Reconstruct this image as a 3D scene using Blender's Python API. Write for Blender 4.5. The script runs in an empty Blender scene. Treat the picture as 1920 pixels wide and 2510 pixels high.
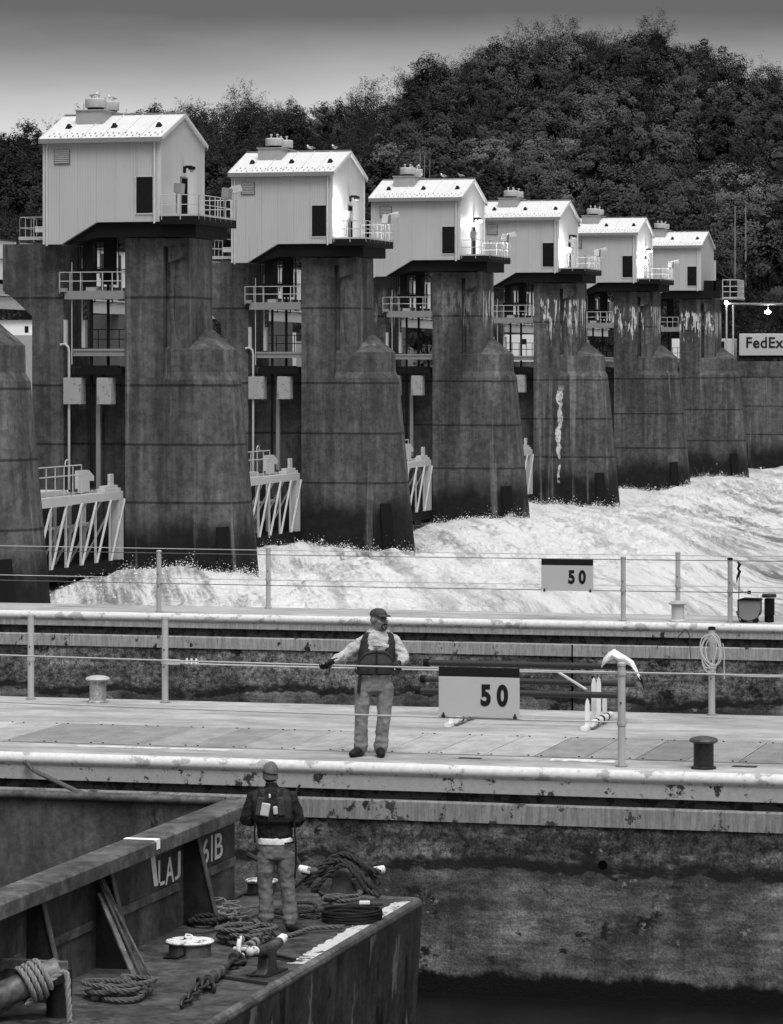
import bpy, bmesh, math, random
import numpy as np
from mathutils import Vector, Matrix
R = math.radians
random.seed(7)
S = bpy.context.scene
# ---------------------------------------------------------------- camera
# world: X runs along the lock walls, Y across the river (along the dam), z = 0 is the top of the lock walls
F_PX = 8570.0            # focal length in pixels of a 1920 wide picture
YAW = math.atan(2275/8570.0)
CZ = 4.74
cam = bpy.data.cameras.new('camera'); camo = bpy.data.objects.new('camera', cam)
S.collection.objects.link(camo); S.camera = camo
camo.location = (0, 0, CZ); camo.rotation_euler = (R(90), 0, YAW)
cam.sensor_fit = 'VERTICAL'; cam.sensor_height = 36.0
cam.lens = F_PX/2510*36.0
cam.shift_y = -(1255-905)/2510.0
cam.clip_start = 0.5; cam.clip_end = 6000
# ---------------------------------------------------------------- sky, sun, exposure
SUN_EL, SUN_AZ = 62, 150          # azimuth: clockwise from +Y
wd = bpy.data.worlds.new('World'); S.world = wd; wd.use_nodes = True
wn, wl = wd.node_tree.nodes, wd.node_tree.links
wn.clear()
sky = wn.new('ShaderNodeTexSky'); sky.sky_type = 'NISHITA'; sky.sun_disc = False
sky.sun_elevation = R(SUN_EL); sky.sun_rotation = R(SUN_AZ); sky.dust_density = 3; sky.air_density = 1.0
bw = wn.new('ShaderNodeRGBToBW'); wl.new(sky.outputs[0], bw.inputs[0])
tcw = wn.new('ShaderNodeTexCoord'); sxw = wn.new('ShaderNodeSeparateXYZ'); wl.new(tcw.outputs['Generated'], sxw.inputs[0])
nzw = wn.new('ShaderNodeTexNoise'); nzw.inputs['Scale'].default_value = 9; nzw.inputs['Detail'].default_value = 4
mpw = wn.new('ShaderNodeMapping'); mpw.inputs['Scale'].default_value = (1, 1, 4); wl.new(tcw.outputs['Generated'], mpw.inputs[0]); wl.new(mpw.outputs[0], nzw.inputs['Vector'])
nm = wn.new('ShaderNodeMath'); nm.operation = 'MULTIPLY_ADD'; wl.new(nzw.outputs['Fac'], nm.inputs[0]); nm.inputs[1].default_value = 0.016
wl.new(sxw.outputs['Z'], nm.inputs[2])
rpw = wn.new('ShaderNodeValToRGB'); wl.new(nm.outputs[0], rpw.inputs[0])   # overcast: pale strip low down, a dark cloud bank above it, bright zenith
cr = rpw.color_ramp
stops = [(0.0, .40), (0.078, .40), (0.092, .22), (0.108, .075), (0.17, .05), (0.40, .20), (1.0, .60)]
cr.elements[0].position = stops[0][0]; cr.elements[1].position = stops[-1][0]
for p_, v_ in stops[1:-1]: cr.elements.new(p_)
for e_, (p_, v_) in zip(cr.elements, stops): e_.position = p_; e_.color = (v_, v_, v_, 1)
m3 = wn.new('ShaderNodeMath'); m3.operation = 'MULTIPLY'; wl.new(bw.outputs[0], m3.inputs[0]); m3.inputs[1].default_value = 3.3
mw = wn.new('ShaderNodeMath'); mw.operation = 'MULTIPLY'; wl.new(m3.outputs[0], mw.inputs[0]); wl.new(rpw.outputs[0], mw.inputs[1])
bg = wn.new('ShaderNodeBackground'); bg.inputs[1].default_value = 0.15; wl.new(mw.outputs[0], bg.inputs[0])
wo = wn.new('ShaderNodeOutputWorld'); wl.new(bg.outputs[0], wo.inputs[0])
sl = bpy.data.lights.new('sun', 'SUN'); sl.energy = 1.15; sl.angle = R(28); sl.color = (1, 1, 1)
so = bpy.data.objects.new('sun', sl); S.collection.objects.link(so)
sd = Vector((math.sin(R(SUN_AZ))*math.cos(R(SUN_EL)), math.cos(R(SUN_AZ))*math.cos(R(SUN_EL)), math.sin(R(SUN_EL))))
so.rotation_euler = sd.to_track_quat('Z', 'Y').to_euler()
S.view_settings.view_transform = 'Standard'; S.view_settings.look = 'None'
S.view_settings.exposure = 0.2; S.view_settings.gamma = 1
S.render.engine = 'CYCLES'
S.cycles.max_bounces = 5; S.cycles.diffuse_bounces = 3; S.cycles.transparent_max_bounces = 6
# ---------------------------------------------------------------- helpers
COL = S.collection
def tag(o, label=None, cat=None, group=None, kind=None):
    if label: o['label'] = label
    if cat: o['category'] = cat
    if group: o['group'] = group
    if kind: o['kind'] = kind
    return o
def thing(name, label, cat, loc=(0, 0, 0), rz=0, group=None):
    o = bpy.data.objects.new(name, None); COL.objects.link(o)
    o.location = loc; o.rotation_euler = (0, 0, rz); o.empty_display_size = .2
    return tag(o, label, cat, group)
def copy_tree(o, parent=None):
    c = o.copy(); COL.objects.link(c)
    if parent: c.parent = parent
    for ch in o.children: copy_tree(ch, c)
    return c
class MB:
    def __init__(s): s.v = []; s.f = []
    def add(s, vs, fs):
        n = len(s.v); s.v += [tuple(v) for v in vs]; s.f += [tuple(i+n for i in f) for f in fs]; return s
    def box(s, x0, x1, y0, y1, z0, z1):
        return s.add([(x, y, z) for x in (x0, x1) for y in (y0, y1) for z in (z0, z1)],
                     [(0,1,3,2),(4,6,7,5),(0,4,5,1),(2,3,7,6),(0,2,6,4),(1,5,7,3)])
    def obox(s, c, sx, sy, sz, rot=(0, 0, 0)):
        from mathutils import Euler
        m = Euler(rot).to_matrix(); c = Vector(c)
        return s.add([c+m@Vector((x*sx/2, y*sy/2, z*sz/2)) for x in (-1, 1) for y in (-1, 1) for z in (-1, 1)],
                     [(0,1,3,2),(4,6,7,5),(0,4,5,1),(2,3,7,6),(0,2,6,4),(1,5,7,3)])
    def bar(s, a, b, w, h=None, up=(0, 0, 1)):
        a, b = Vector(a), Vector(b); h = h or w; d = (b-a).normalized(); u = Vector(up)
        if abs(d.dot(u)) > .98: u = Vector((1, 0, 0))
        sd_ = d.cross(u).normalized(); u = sd_.cross(d).normalized()
        vs = [p+sd_*(i*w/2)+u*(j*h/2) for p in (a, b) for i, j in ((-1,-1),(1,-1),(1,1),(-1,1))]
        return s.add(vs, [(0,1,2,3),(7,6,5,4),(0,4,5,1),(1,5,6,2),(2,6,7,3),(3,7,4,0)])
    def tube(s, pts, r, n=8, cap=True, closed=False):
        pts = [Vector(p) for p in pts]; N = len(pts)
        rs = r if isinstance(r, (list, tuple)) else [r]*N
        vs = []; prev = None
        for i, p in enumerate(pts):
            if closed: d = pts[(i+1) % N]-pts[i-1]
            else: d = pts[min(i+1, N-1)]-pts[max(i-1, 0)]
            d = d.normalized() if d.length > 1e-9 else Vector((0, 0, 1))
            if prev is None:
                u = Vector((0, 0, 1)) if abs(d.z) < .9 else Vector((1, 0, 0))
                a = d.cross(u).normalized()
            else:
                a = (prev-d*prev.dot(d))
                a = a.normalized() if a.length > 1e-6 else d.orthogonal().normalized()
            prev = a; b = d.cross(a)
            for k in range(n):
                t = 2*math.pi*k/n; vs.append(p+(a*math.cos(t)+b*math.sin(t))*rs[i])
        fs = []
        for i in range(N if closed else N-1):
            j = (i+1) % N
            for k in range(n): fs.append((i*n+k, i*n+(k+1) % n, j*n+(k+1) % n, j*n+k))
        if cap and not closed: fs.append(tuple(range(n-1, -1, -1))); fs.append(tuple((N-1)*n+k for k in range(n)))
        return s.add(vs, fs)
    def cyl(s, c, r, z0, z1, n=24, r1=None):
        return s.lathe([(r, z0), (r1 if r1 is not None else r, z1)], c, n)
    def lathe(s, prof, c=(0, 0), n=24, cap=True):
        vs = []
        for r, z in prof:
            for k in range(n):
                t = 2*math.pi*k/n; vs.append((c[0]+r*math.cos(t), c[1]+r*math.sin(t), z))
        fs = [(i*n+k, i*n+(k+1) % n, (i+1)*n+(k+1) % n, (i+1)*n+k) for i in range(len(prof)-1) for k in range(n)]
        if cap: fs.append(tuple(range(n-1, -1, -1))); fs.append(tuple((len(prof)-1)*n+k for k in range(n)))
        return s.add(vs, fs)
    def prism(s, poly, a0, a1, axis='y'):
        """poly in the other two axes (x,z) for 'y', (y,z) for 'x', (x,y) for 'z'"""
        n = len(poly)
        def P(p, a): return (p[0], a, p[1]) if axis == 'y' else ((a, p[0], p[1]) if axis == 'x' else (p[0], p[1], a))
        vs = [P(p, a0) for p in poly]+[P(p, a1) for p in poly]
        fs = [tuple(range(n)), tuple(range(2*n-1, n-1, -1))]+[(i, (i+1) % n, n+(i+1) % n, n+i) for i in range(n)]
        return s.add(vs, fs)
    def ell(s, c, rx, ry, rz, n=16, m=10, rot=None):
        c = Vector(c); vs = []
        for i in range(m+1):
            ph = math.pi*i/m
            for k in range(n):
                t = 2*math.pi*k/n; v = Vector((rx*math.sin(ph)*math.cos(t), ry*math.sin(ph)*math.sin(t), rz*math.cos(ph)))
                vs.append(c+(rot@v if rot else v))
        fs = [(i*n+k, i*n+(k+1) % n, (i+1)*n+(k+1) % n, (i+1)*n+k) for i in range(m) for k in range(n)]
        return s.add(vs, fs)
    def build(s, name, m, parent=None, smooth=False, bevel=0, fix=True):
        me = bpy.data.meshes.new(name); me.from_pydata(s.v, [], s.f)
        if fix:
            bm = bmesh.new(); bm.from_mesh(me)
            bmesh.ops.recalc_face_normals(bm, faces=bm.faces); bm.to_mesh(me); bm.free()
        o = bpy.data.objects.new(name, me); COL.objects.link(o)
        me.materials.append(m)
        if parent: o.parent = parent
        if smooth:
            me.polygons.foreach_set('use_smooth', [True]*len(me.polygons))
            try: me.set_sharp_from_angle(angle=R(40))
            except Exception: pass
        if bevel:
            b = o.modifiers.new('b', 'BEVEL'); b.width = bevel; b.segments = 2; b.limit_method = 'ANGLE'; b.angle_limit = R(40)
        return o
# ---------------------------------------------------------------- node helpers (grey materials: the photograph is black and white)
class Mat:
    def __init__(s, name):
        s.m = bpy.data.materials.new(name); s.m.use_nodes = True; s.t = s.m.node_tree; s.n = s.t.nodes; s.l = s.t.links
        s.b = s.n['Principled BSDF']
    def sock(s, node_in, v):
        if hasattr(v, 'is_output'): s.l.new(v, node_in)
        elif v is not None: node_in.default_value = v
    def pos(s):
        g = s.n.new('ShaderNodeNewGeometry'); return g.outputs['Position']
    def obj(s): return s.n.new('ShaderNodeTexCoord').outputs['Object']
    def xyz(s, v):
        x = s.n.new('ShaderNodeSeparateXYZ'); s.l.new(v, x.inputs[0]); return x.outputs
    def scale(s, v, sc):
        m = s.n.new('ShaderNodeMapping'); m.inputs['Scale'].default_value = sc; s.l.new(v, m.inputs[0]); return m.outputs[0]
    def noise(s, v, sc, det=4, ro=.55, dist=0):
        n = s.n.new('ShaderNodeTexNoise'); s.l.new(v, n.inputs['Vector'])
        n.inputs['Scale'].default_value = sc; n.inputs['Detail'].default_value = det; n.inputs['Roughness'].default_value = ro; n.inputs['Distortion'].default_value = dist
        return n.outputs['Fac']
    def vor(s, v, sc):
        n = s.n.new('ShaderNodeTexVoronoi'); s.l.new(v, n.inputs['Vector']); n.inputs['Scale'].default_value = sc; return n.outputs['Distance']
    def ma(s, op, a, b=None, c=None):
        n = s.n.new('ShaderNodeMath'); n.operation = op; s.sock(n.inputs[0], a)
        if b is not None: s.sock(n.inputs[1], b)
        if c is not None: s.sock(n.inputs[2], c)
        return n.outputs[0]
    def mr(s, v, a, b, c=0., d=1.):
        n = s.n.new('ShaderNodeMapRange'); n.interpolation_type = 'SMOOTHSTEP'; s.sock(n.inputs[0], v)
        for i, k in enumerate((a, b, c, d)): s.sock(n.inputs[i+1], k)
        return n.outputs[0]
    def mix(s, f, a, b):
        n = s.n.new('ShaderNodeMix'); n.data_type = 'FLOAT'; s.sock(n.inputs[0], f); s.sock(n.inputs[2], a); s.sock(n.inputs[3], b); return n.outputs[0]
    def fin(s, col, rough=.7, bump=None, bs=.3, bd=.02, spec=.18, metal=0):
        c = s.n.new('ShaderNodeCombineColor')
        for i in range(3): s.sock(c.inputs[i], col)
        s.l.new(c.outputs[0], s.b.inputs['Base Color'])
        s.sock(s.b.inputs['Roughness'], rough); s.b.inputs['Specular IOR Level'].default_value = spec; s.b.inputs['Metallic'].default_value = metal
        if bump is not None:
            n = s.n.new('ShaderNodeBump'); n.inputs['Strength'].default_value = bs; n.inputs['Distance'].default_value = bd
            s.l.new(bump, n.inputs['Height']); s.l.new(n.outputs[0], s.b.inputs['Normal'])
        return s.m
def plain(name, v, rough=.6, var=.25, sc=3., bump=.15, bd=.01, spec=.25, metal=0, wear=None):
    m = Mat(name); p = m.obj()
    n1 = m.noise(p, sc, 5, .6); n2 = m.noise(p, sc*9, 3, .6)
    c = m.ma('MULTIPLY', v, m.ma('ADD', 1-var, m.ma('MULTIPLY', 2*var, m.mix(.4, n1, n2))))
    if wear: c = m.mix(m.mr(m.noise(p, wear[1], 5, .65), wear[2], wear[2]+.06), c, wear[0])
    return m.fin(c, m.mix(n1, rough-.12, rough+.12), n2, bump, bd, spec, metal)
# ---------------------------------------------------------------- materials
def pier_concrete():
    m = Mat('pier concrete'); p = m.pos(); x, y, z = m.xyz(p)
    base = m.noise(m.scale(p, (1, 1, .5)), .35, 5, .6)
    st = m.noise(m.scale(p, (1.0, 1.0, .05)), 1.1, 6, .65)          # vertical runs
    st2 = m.noise(m.scale(p, (1.0, 1.0, .09)), 3.6, 5, .7)
    fine = m.noise(p, 5, 6, .7)
    c = m.mix(m.mr(st, .36, .66),   .050, .098)
    c = m.ma('MULTIPLY', c, m.mix(m.mr(st2, .3, .7), .82, 1.15))
    c = m.ma('MULTIPLY', c, m.mix(m.mr(base, .3, .7), .7, 1.25))
    c = m.ma('MULTIPLY', c, m.mix(fine, .75, 1.25))
    wet = m.ma('ADD', z, m.ma('MULTIPLY', m.noise(m.scale(p, (1, 1, .3)), .5, 5, .65), 3.4))
    w = m.mr(wet, -3.0, -1.0, 0, 1)
    c = m.mix(w, .011, c)
    # pour joints
    wob = m.ma('MULTIPLY', m.noise(p, 1.2, 3), .06)
    for zj in (8.58, 3.87, .70, -2.4):
        d = m.ma('ABSOLUTE', m.ma('SUBTRACT', m.ma('ADD', z, wob), zj+.03))
        c = m.ma('MULTIPLY', c, m.mr(d, .03, .10, .35, 1))
    # bird droppings, only on the farther piers
    far = m.mr(y, 244, 247)
    n1 = m.noise(m.scale(p, (1, 1, .13)), 2.9, 6, .66, .25)
    band = m.ma('MULTIPLY', m.mr(z, 5.4, 9.2), m.mr(z, 11.0, 10.2))
    thr = m.ma('SUBTRACT', .73, m.ma('MULTIPLY', band, .22))
    g = m.mr(m.ma('SUBTRACT', n1, thr), 0., .025)
    g = m.ma('MULTIPLY', m.ma('MULTIPLY', g, band), far)
    c = m.mix(m.ma('MINIMUM', g, 1), c, .55)
    # one long splashed run down the face of the fourth pier
    wb = m.ma('MULTIPLY', m.ma('SUBTRACT', m.noise(m.scale(p, (0, 0, 1)), .4, 2, .5), .5), 1.3); wd_ = m.ma('MULTIPLY', m.noise(m.scale(p, (.0, 0, 1)), .9, 2, .5, 0), .75); rag = m.ma('MULTIPLY', m.ma('SUBTRACT', m.noise(m.scale(p, (1, 1, .12)), 3, 4, .6), .5), .5)
    dx = m.ma('ABSOLUTE', m.ma('ADD', m.ma('ADD', x, wb), m.ma('ADD', 59.75, rag))); run = m.mr(m.ma('SUBTRACT', dx, m.ma('SUBTRACT', wd_, m.mix(m.mr(z, -4.5, 1.2), .33, .17))), .04, .0)
    run = m.ma('MULTIPLY', m.ma('MULTIPLY', run, m.ma('MULTIPLY', m.mr(z, -4.6, -4.3), m.mr(z, 3.6, 2.6))), m.ma('MULTIPLY', m.mr(y, 277, 277.1), m.mr(y, 284, 283.9)))
    c = m.mix(m.ma('MULTIPLY', run, m.mr(m.noise(p, 3.5, 5, .7), .36, .5)), c, .5)
    # pale lime runs on the nearest two
    n3 = m.noise(m.scale(p, (1, 1, .04)), .9, 4, .6)
    c = m.mix(m.ma('MULTIPLY', m.mr(n3, .60, .68), .45), c, .24)
    sk = m.noise(p, 2.2, 8, .75); c = m.ma('MULTIPLY', c, m.mix(m.mr(sk, .38, .62), .72, 1.28)); return m.fin(c, .85, m.mix(.5, fine, st2), .35, .05)
def lock_wall_rough(name, patchz):
    m = Mat(name); p = m.pos(); x, y, z = m.xyz(p)
    a = m.noise(m.scale(p, (.8, 1, 1.4)), .8, 9, .68); b = m.noise(p, 13, 6, .75); sp = m.noise(p, 34, 5, .75)
    vb = m.noise(m.scale(p, (1, 1, .02)), 1.7, 4, .6); r = m.noise(m.scale(p, (.22, 1, 2.2)), 2.4, 9, .74)
    c = m.mix(m.mr(a, .40, .60), .050, .185)
    c = m.ma('MULTIPLY', c, m.mix(m.mr(vb, .38, .62), .78, 1.18))
    c = m.ma('MULTIPLY', c, m.mix(m.mr(r, .38, .64), .66, 1.38))
    c = m.ma('MULTIPLY', c, m.mix(m.mr(sp, .35, .66), .62, 1.36))
    c = m.mix(m.mr(m.noise(m.scale(p, (.7, 1, 1)), 2.0, 8, .74), .575, .63), c, .016)      # black growth
    c = m.mix(m.mr(m.noise(m.scale(p, (.8, 1, 1.3)), 3.1, 7, .74), .61, .66), c, .25)      # spalled pale patches
    speck = m.mix(m.mr(b, .36, .64), .34, 1.75)
    # paler lichen belt with a scalloped black lower edge
    e = m.ma('ADD', z, m.ma('MULTIPLY', m.noise(m.scale(p, (1, 1, 0)), .8, 5, .6), .75))
    belt = m.mr(e, patchz, patchz+.05)
    c = m.ma('MULTIPLY', c, m.mix(belt, 1.0, speck))
    line = m.ma('MULTIPLY', m.mr(e, patchz-.03, patchz+.0), m.mr(e, patchz+.16, patchz+.09))
    c = m.mix(m.ma('MULTIPLY', line, m.mr(m.noise(m.scale(p, (1, 1, 3)), 1.6, 6, .7), .34, .48, 0, .92)), c, .012)
    wet = m.ma('ADD', z, m.ma('MULTIPLY', m.noise(m.scale(p, (1, 1, .6)), 1.3, 6, .7), .55))
    c = m.mix(m.mr(wet, patchz-1.38, patchz-1.28), .004, c)
    # shallow form-board joints
    fx = m.ma('ABSOLUTE', m.ma('SUBTRACT', m.ma('FRACT', m.ma('DIVIDE', x, .66)), .5))
    c = m.ma('MULTIPLY', c, m.mr(fx, .0, .015, .82, 1))
    return m.fin(c, .8, m.mix(.5, b, sp), .6, .04)
def edge_concrete(name, v, dark, thr, sc=3.0, drip=False):
    m = Mat(name); p = m.pos()
    n = m.noise(p, sc, 6, .7); f = m.noise(p, 14, 4, .7)
    c = m.ma('MULTIPLY', v, m.mix(f, .72, 1.25))
    c = m.mix(m.mr(n, thr, thr+.05), c, dark)
    if drip:
        d = m.noise(m.scale(p, (1, 1, .10)), 26, 5, .75)
        c = m.ma('MULTIPLY', c, m.mix(m.mr(d, .35, .65), .72, 1.18))
        k = m.noise(m.scale(p, (1, 1, .8)), 2.6, 8, .72)
        c = m.mix(m.mr(k, .60, .64), c, .025)
        k2 = m.noise(m.scale(p, (1, 1, .07)), 16, 4, .6); c = m.mix(m.mr(k2, .70, .74), c, .05)
    return m.fin(c, .75, f, .3, .01)
def deck_concrete():
    m = Mat('walkway concrete'); p = m.pos()
    a = m.noise(m.scale(p, (.5, 1.4, 1)), .9, 6, .6); b = m.noise(p, 9, 5, .7)
    c = m.mix(m.mr(a, .3, .7), .28, .48)
    c = m.ma('MULTIPLY', c, m.mix(b, .85, 1.15))
    g_ = m.noise(m.scale(p, (.8, 1.3, 1)), 2.6, 9, .74); c = m.ma('MULTIPLY', c, m.mix(m.mr(g_, .36, .64), .80, 1.10)); sp_ = m.noise(p, 5.0, 5, .7); c = m.mix(m.mr(sp_, .68, .72), c, .12)
    wet = m.noise(m.scale(p, (.25, 1.6, 1)), 1.4, 4, .5)
    c = m.mix(m.ma('MULTIPLY', m.mr(wet, .66, .74), .6), c, .16)
    cr = m.vor(m.scale(p, (1, 1, 0)), .35)
    return m.fin(c, m.mix(m.mr(wet, .5, .72), .75, .4), b, .2, .01)
def siding():
    m = Mat('white siding'); p = m.pos(); x, y, z = m.xyz(p)
    fx = m.ma('FRACT', m.ma('DIVIDE', m.ma('ADD', x, y), 1.05))
    seam = m.mr(m.ma('ABSOLUTE', m.ma('SUBTRACT', fx, .5)), .485, .497)
    rib = m.ma('SINE', m.ma('MULTIPLY', m.ma('ADD', x, y), 42))
    n = m.noise(m.scale(p, (1, 1, .25)), .9, 5, .6)
    c = m.ma('MULTIPLY', .44, m.mix(n, .84, 1.10)); rs = m.noise(m.scale(p, (1, 1, .04)), 4.5, 5, .7); c = m.ma('MULTIPLY', c, m.mix(m.mr(rs, .55, .72), 1, .84))
    c = m.ma('MULTIPLY', c, m.mix(seam, 1, .72))
    c = m.ma('MULTIPLY', c, m.ma('ADD', 1, m.ma('MULTIPLY', rib, .03)))
    return m.fin(c, .5, rib, .25, .01)
def roofing():
    m = Mat('pale metal roofing'); p = m.pos(); n = m.noise(p, 1.2, 5, .6)
    c = m.ma('MULTIPLY', .66, m.mix(n, .8, 1.12)); return m.fin(c, .45, n, .1, .01)
def leaf(name, lo, hi):
    m = Mat(name); oi = m.n.new('ShaderNodeObjectInfo'); p = m.pos()
    n = m.noise(p, .35, 3); c = m.ma('MULTIPLY', m.mix(m.mr(oi.outputs['Random'], 0, 1), lo, hi), m.mix(n, .7, 1.3))
    m.b.inputs['Specular IOR Level'].default_value = .1
    return m.fin(c, .8, spec=.1)
def leaf_mass():
    m = Mat('far foliage'); p = m.pos(); n = m.noise(p, .07, 2, .5); f = m.noise(p, .5, 3)
    c = m.ma('MULTIPLY', m.mix(m.mr(n, .35, .65), .016, .04), m.mix(f, .6, 1.4)); return m.fin(c, .85, spec=.1)
def rusty(name, v, dark=.02, thr=.60, sc=2.5, light=None, rough=.6, streak=True):
    m = Mat(name); p = m.pos()
    a = m.noise(p, 1.1, 6, .65); b = m.noise(p, sc*4, 5, .7)
    s_ = m.noise(m.scale(p, (1, 1, .08 if streak else 1)), sc*2.2, 5, .65)
    c = m.ma('MULTIPLY', v, m.mix(m.mr(a, .3, .7), .6, 1.4))
    c = m.ma('MULTIPLY', c, m.mix(m.mr(s_, .3, .7), .65, 1.35))
    c = m.mix(m.mr(m.noise(m.scale(p, (1, 1, .5)), sc, 6, .7), thr, thr+.05), c, dark)
    fl = m.noise(p, sc*6, 8, .78); c = m.ma('MULTIPLY', c, m.mix(m.mr(fl, .38, .62), .7, 1.3)); c = m.mix(m.mr(m.noise(p, sc*3.3, 8, .8), .64, .67), c, m.ma('MULTIPLY', v, 2.6))
    if light: c = m.mix(m.mr(m.noise(m.scale(p, (1, 1, .3)), sc*1.3, 6, .7), light[1], light[1]+.04), c, light[0])
    return m.fin(c, m.mix(b, rough-.12, rough+.15), b, .35, .008, .3)
M = {}
M['pier'] = pier_concrete(); M['wall_near'] = lock_wall_rough('algae wall', -.85); M['wall_far'] = lock_wall_rough('weathered river wall', -1.15)
M['lip'] = edge_concrete('worn pale edge', .64, .36, .55, 4)
M['band'] = edge_concrete('mottled band', .36, .04, .56, 4.5)
M['band_far'] = edge_concrete('stained band', .34, .05, .68, 3.0, True)
M['strip'] = edge_concrete('streaked strip', .25, .05, .56, 3.0, True)
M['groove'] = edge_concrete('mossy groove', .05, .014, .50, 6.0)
M['deck'] = deck_concrete(); M['siding'] = siding(); M['roof'] = roofing()
M['trim'] = plain('pale trim', .50, .5); M['gutter'] = plain('grey gutter', .20, .5)
M['black_steel'] = plain('black steel', .006, .7, spec=.15); M['black'] = plain('blackened opening', .002, .8, spec=.05)
M['dark_steel'] = plain('dark steel', .03, .5); M['rail'] = plain('grey painted rail', .42, .45)
M['galv'] = plain('galvanised steel', .40, .5, .3, 2.5, wear=(.24, 6, .64)); M['gate'] = plain('pale gate paint', .46, .5, .2, 1.5, wear=(.2, 3, .66))
M['grey_steel'] = plain('grey steel', .22, .55); M['box_con'] = plain('pale concrete block', .30, .8, .3, 1.5, wear=(.12, 4, .58))
M['vent'] = plain('ventilator grey', .48, .45); M['cap'] = plain('ventilator curb', .32, .5)
M['louver'] = plain('louvre grey', .16, .5); M['glass'] = plain('dark pane', .004, .25, spec=.3)
M['white'] = plain('white paint', .75, .5, .12); M['wire'] = plain('pale wire rope', .45, .5, .2, 40); M['wire_dark'] = plain('dark wire rope', .12, .5, .2, 40)
M['signboard'] = plain('pale sign face', .52, .5, .06, 2); M['sign_dark'] = plain('dark sign paint', .012, .5)
M['truck_white'] = plain('white trailer side', .5, .45, .1); M['stone'] = plain('bank stone', .10, .9, .5, .4)
M['leaf_pale'] = leaf('budding crown', .050, .115); M['leaf_mid'] = leaf('mid crown', .022, .065); M['leaf_dark'] = leaf('bare twig crown', .012, .03); M['bark'] = leaf('bark', .02, .05)
M['mass'] = leaf_mass(); M['ground'] = plain('forest floor', .006, .9, .3, .1)
def emis(name, s):
    m = bpy.data.materials.new(name); m.use_nodes = True; b = m.node_tree.nodes['Principled BSDF']
    b.inputs['Emission Color'].default_value = (1, 1, 1, 1); b.inputs['Emission Strength'].default_value = s; return m
M['bulb'] = emis('lit lamp', 60.0); M['bulb_off'] = plain('lamp glass', .3, .3)
# ---------------------------------------------------------------- camera maths used to lay out big things on the ground
FW = Vector((-math.sin(YAW), math.cos(YAW), 0)); RT = Vector((math.cos(YAW), math.sin(YAW), 0))
def plan(px, Y):
    """x of the point at distance Y across the river that lies in the picture column px"""
    u = (px-960)/F_PX; k = (FW.x+RT.x*u)/(FW.y+RT.y*u); return k*Y
def dep(x, y): return FW.x*x+FW.y*y
def hgt(py, x, y): return CZ+(905-py)*dep(x, y)/F_PX
def struct(o): return tag(o, kind='structure')
# ---------------------------------------------------------------- river
def grid(name, xs, ys, zf, m, smooth=True):
    X, Y = np.meshgrid(xs, ys); Z = zf(X, Y)
    v = np.stack([X, Y, Z], -1).reshape(-1, 3); nx, ny = len(xs), len(ys)
    i = np.arange(ny-1)[:, None]*nx+np.arange(nx-1)[None, :]
    f = np.stack([i, i+1, i+nx+1, i+nx], -1).reshape(-1, 4)
    me = bpy.data.meshes.new(name); me.vertices.add(len(v)); me.vertices.foreach_set('co', v.ravel())
    me.loops.add(f.size); me.loops.foreach_set('vertex_index', f.ravel()); me.polygons.add(len(f))
    me.polygons.foreach_set('loop_start', np.arange(0, f.size, 4)); me.polygons.foreach_set('loop_total', np.full(len(f), 4))
    me.update(); me.validate(); me.materials.append(m)
    if smooth: me.polygons.foreach_set('use_smooth', [True]*len(f))
    o = bpy.data.objects.new(name, me); COL.objects.link(o); return o
rng = np.random.default_rng(5)
def fbm(X, Y, octs, seed=0):
    r = np.random.default_rng(seed); Z = 0
    for wl, amp, n in octs:
        for k in range(n):
            a = r.uniform(0, 2*np.pi); ph = r.uniform(0, 6.28); w = wl*r.uniform(.7, 1.4)
            Z = Z+amp/np.sqrt(n)*np.sin((X*np.cos(a)+Y*np.sin(a))*2*np.pi/w+ph)
    return Z
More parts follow.
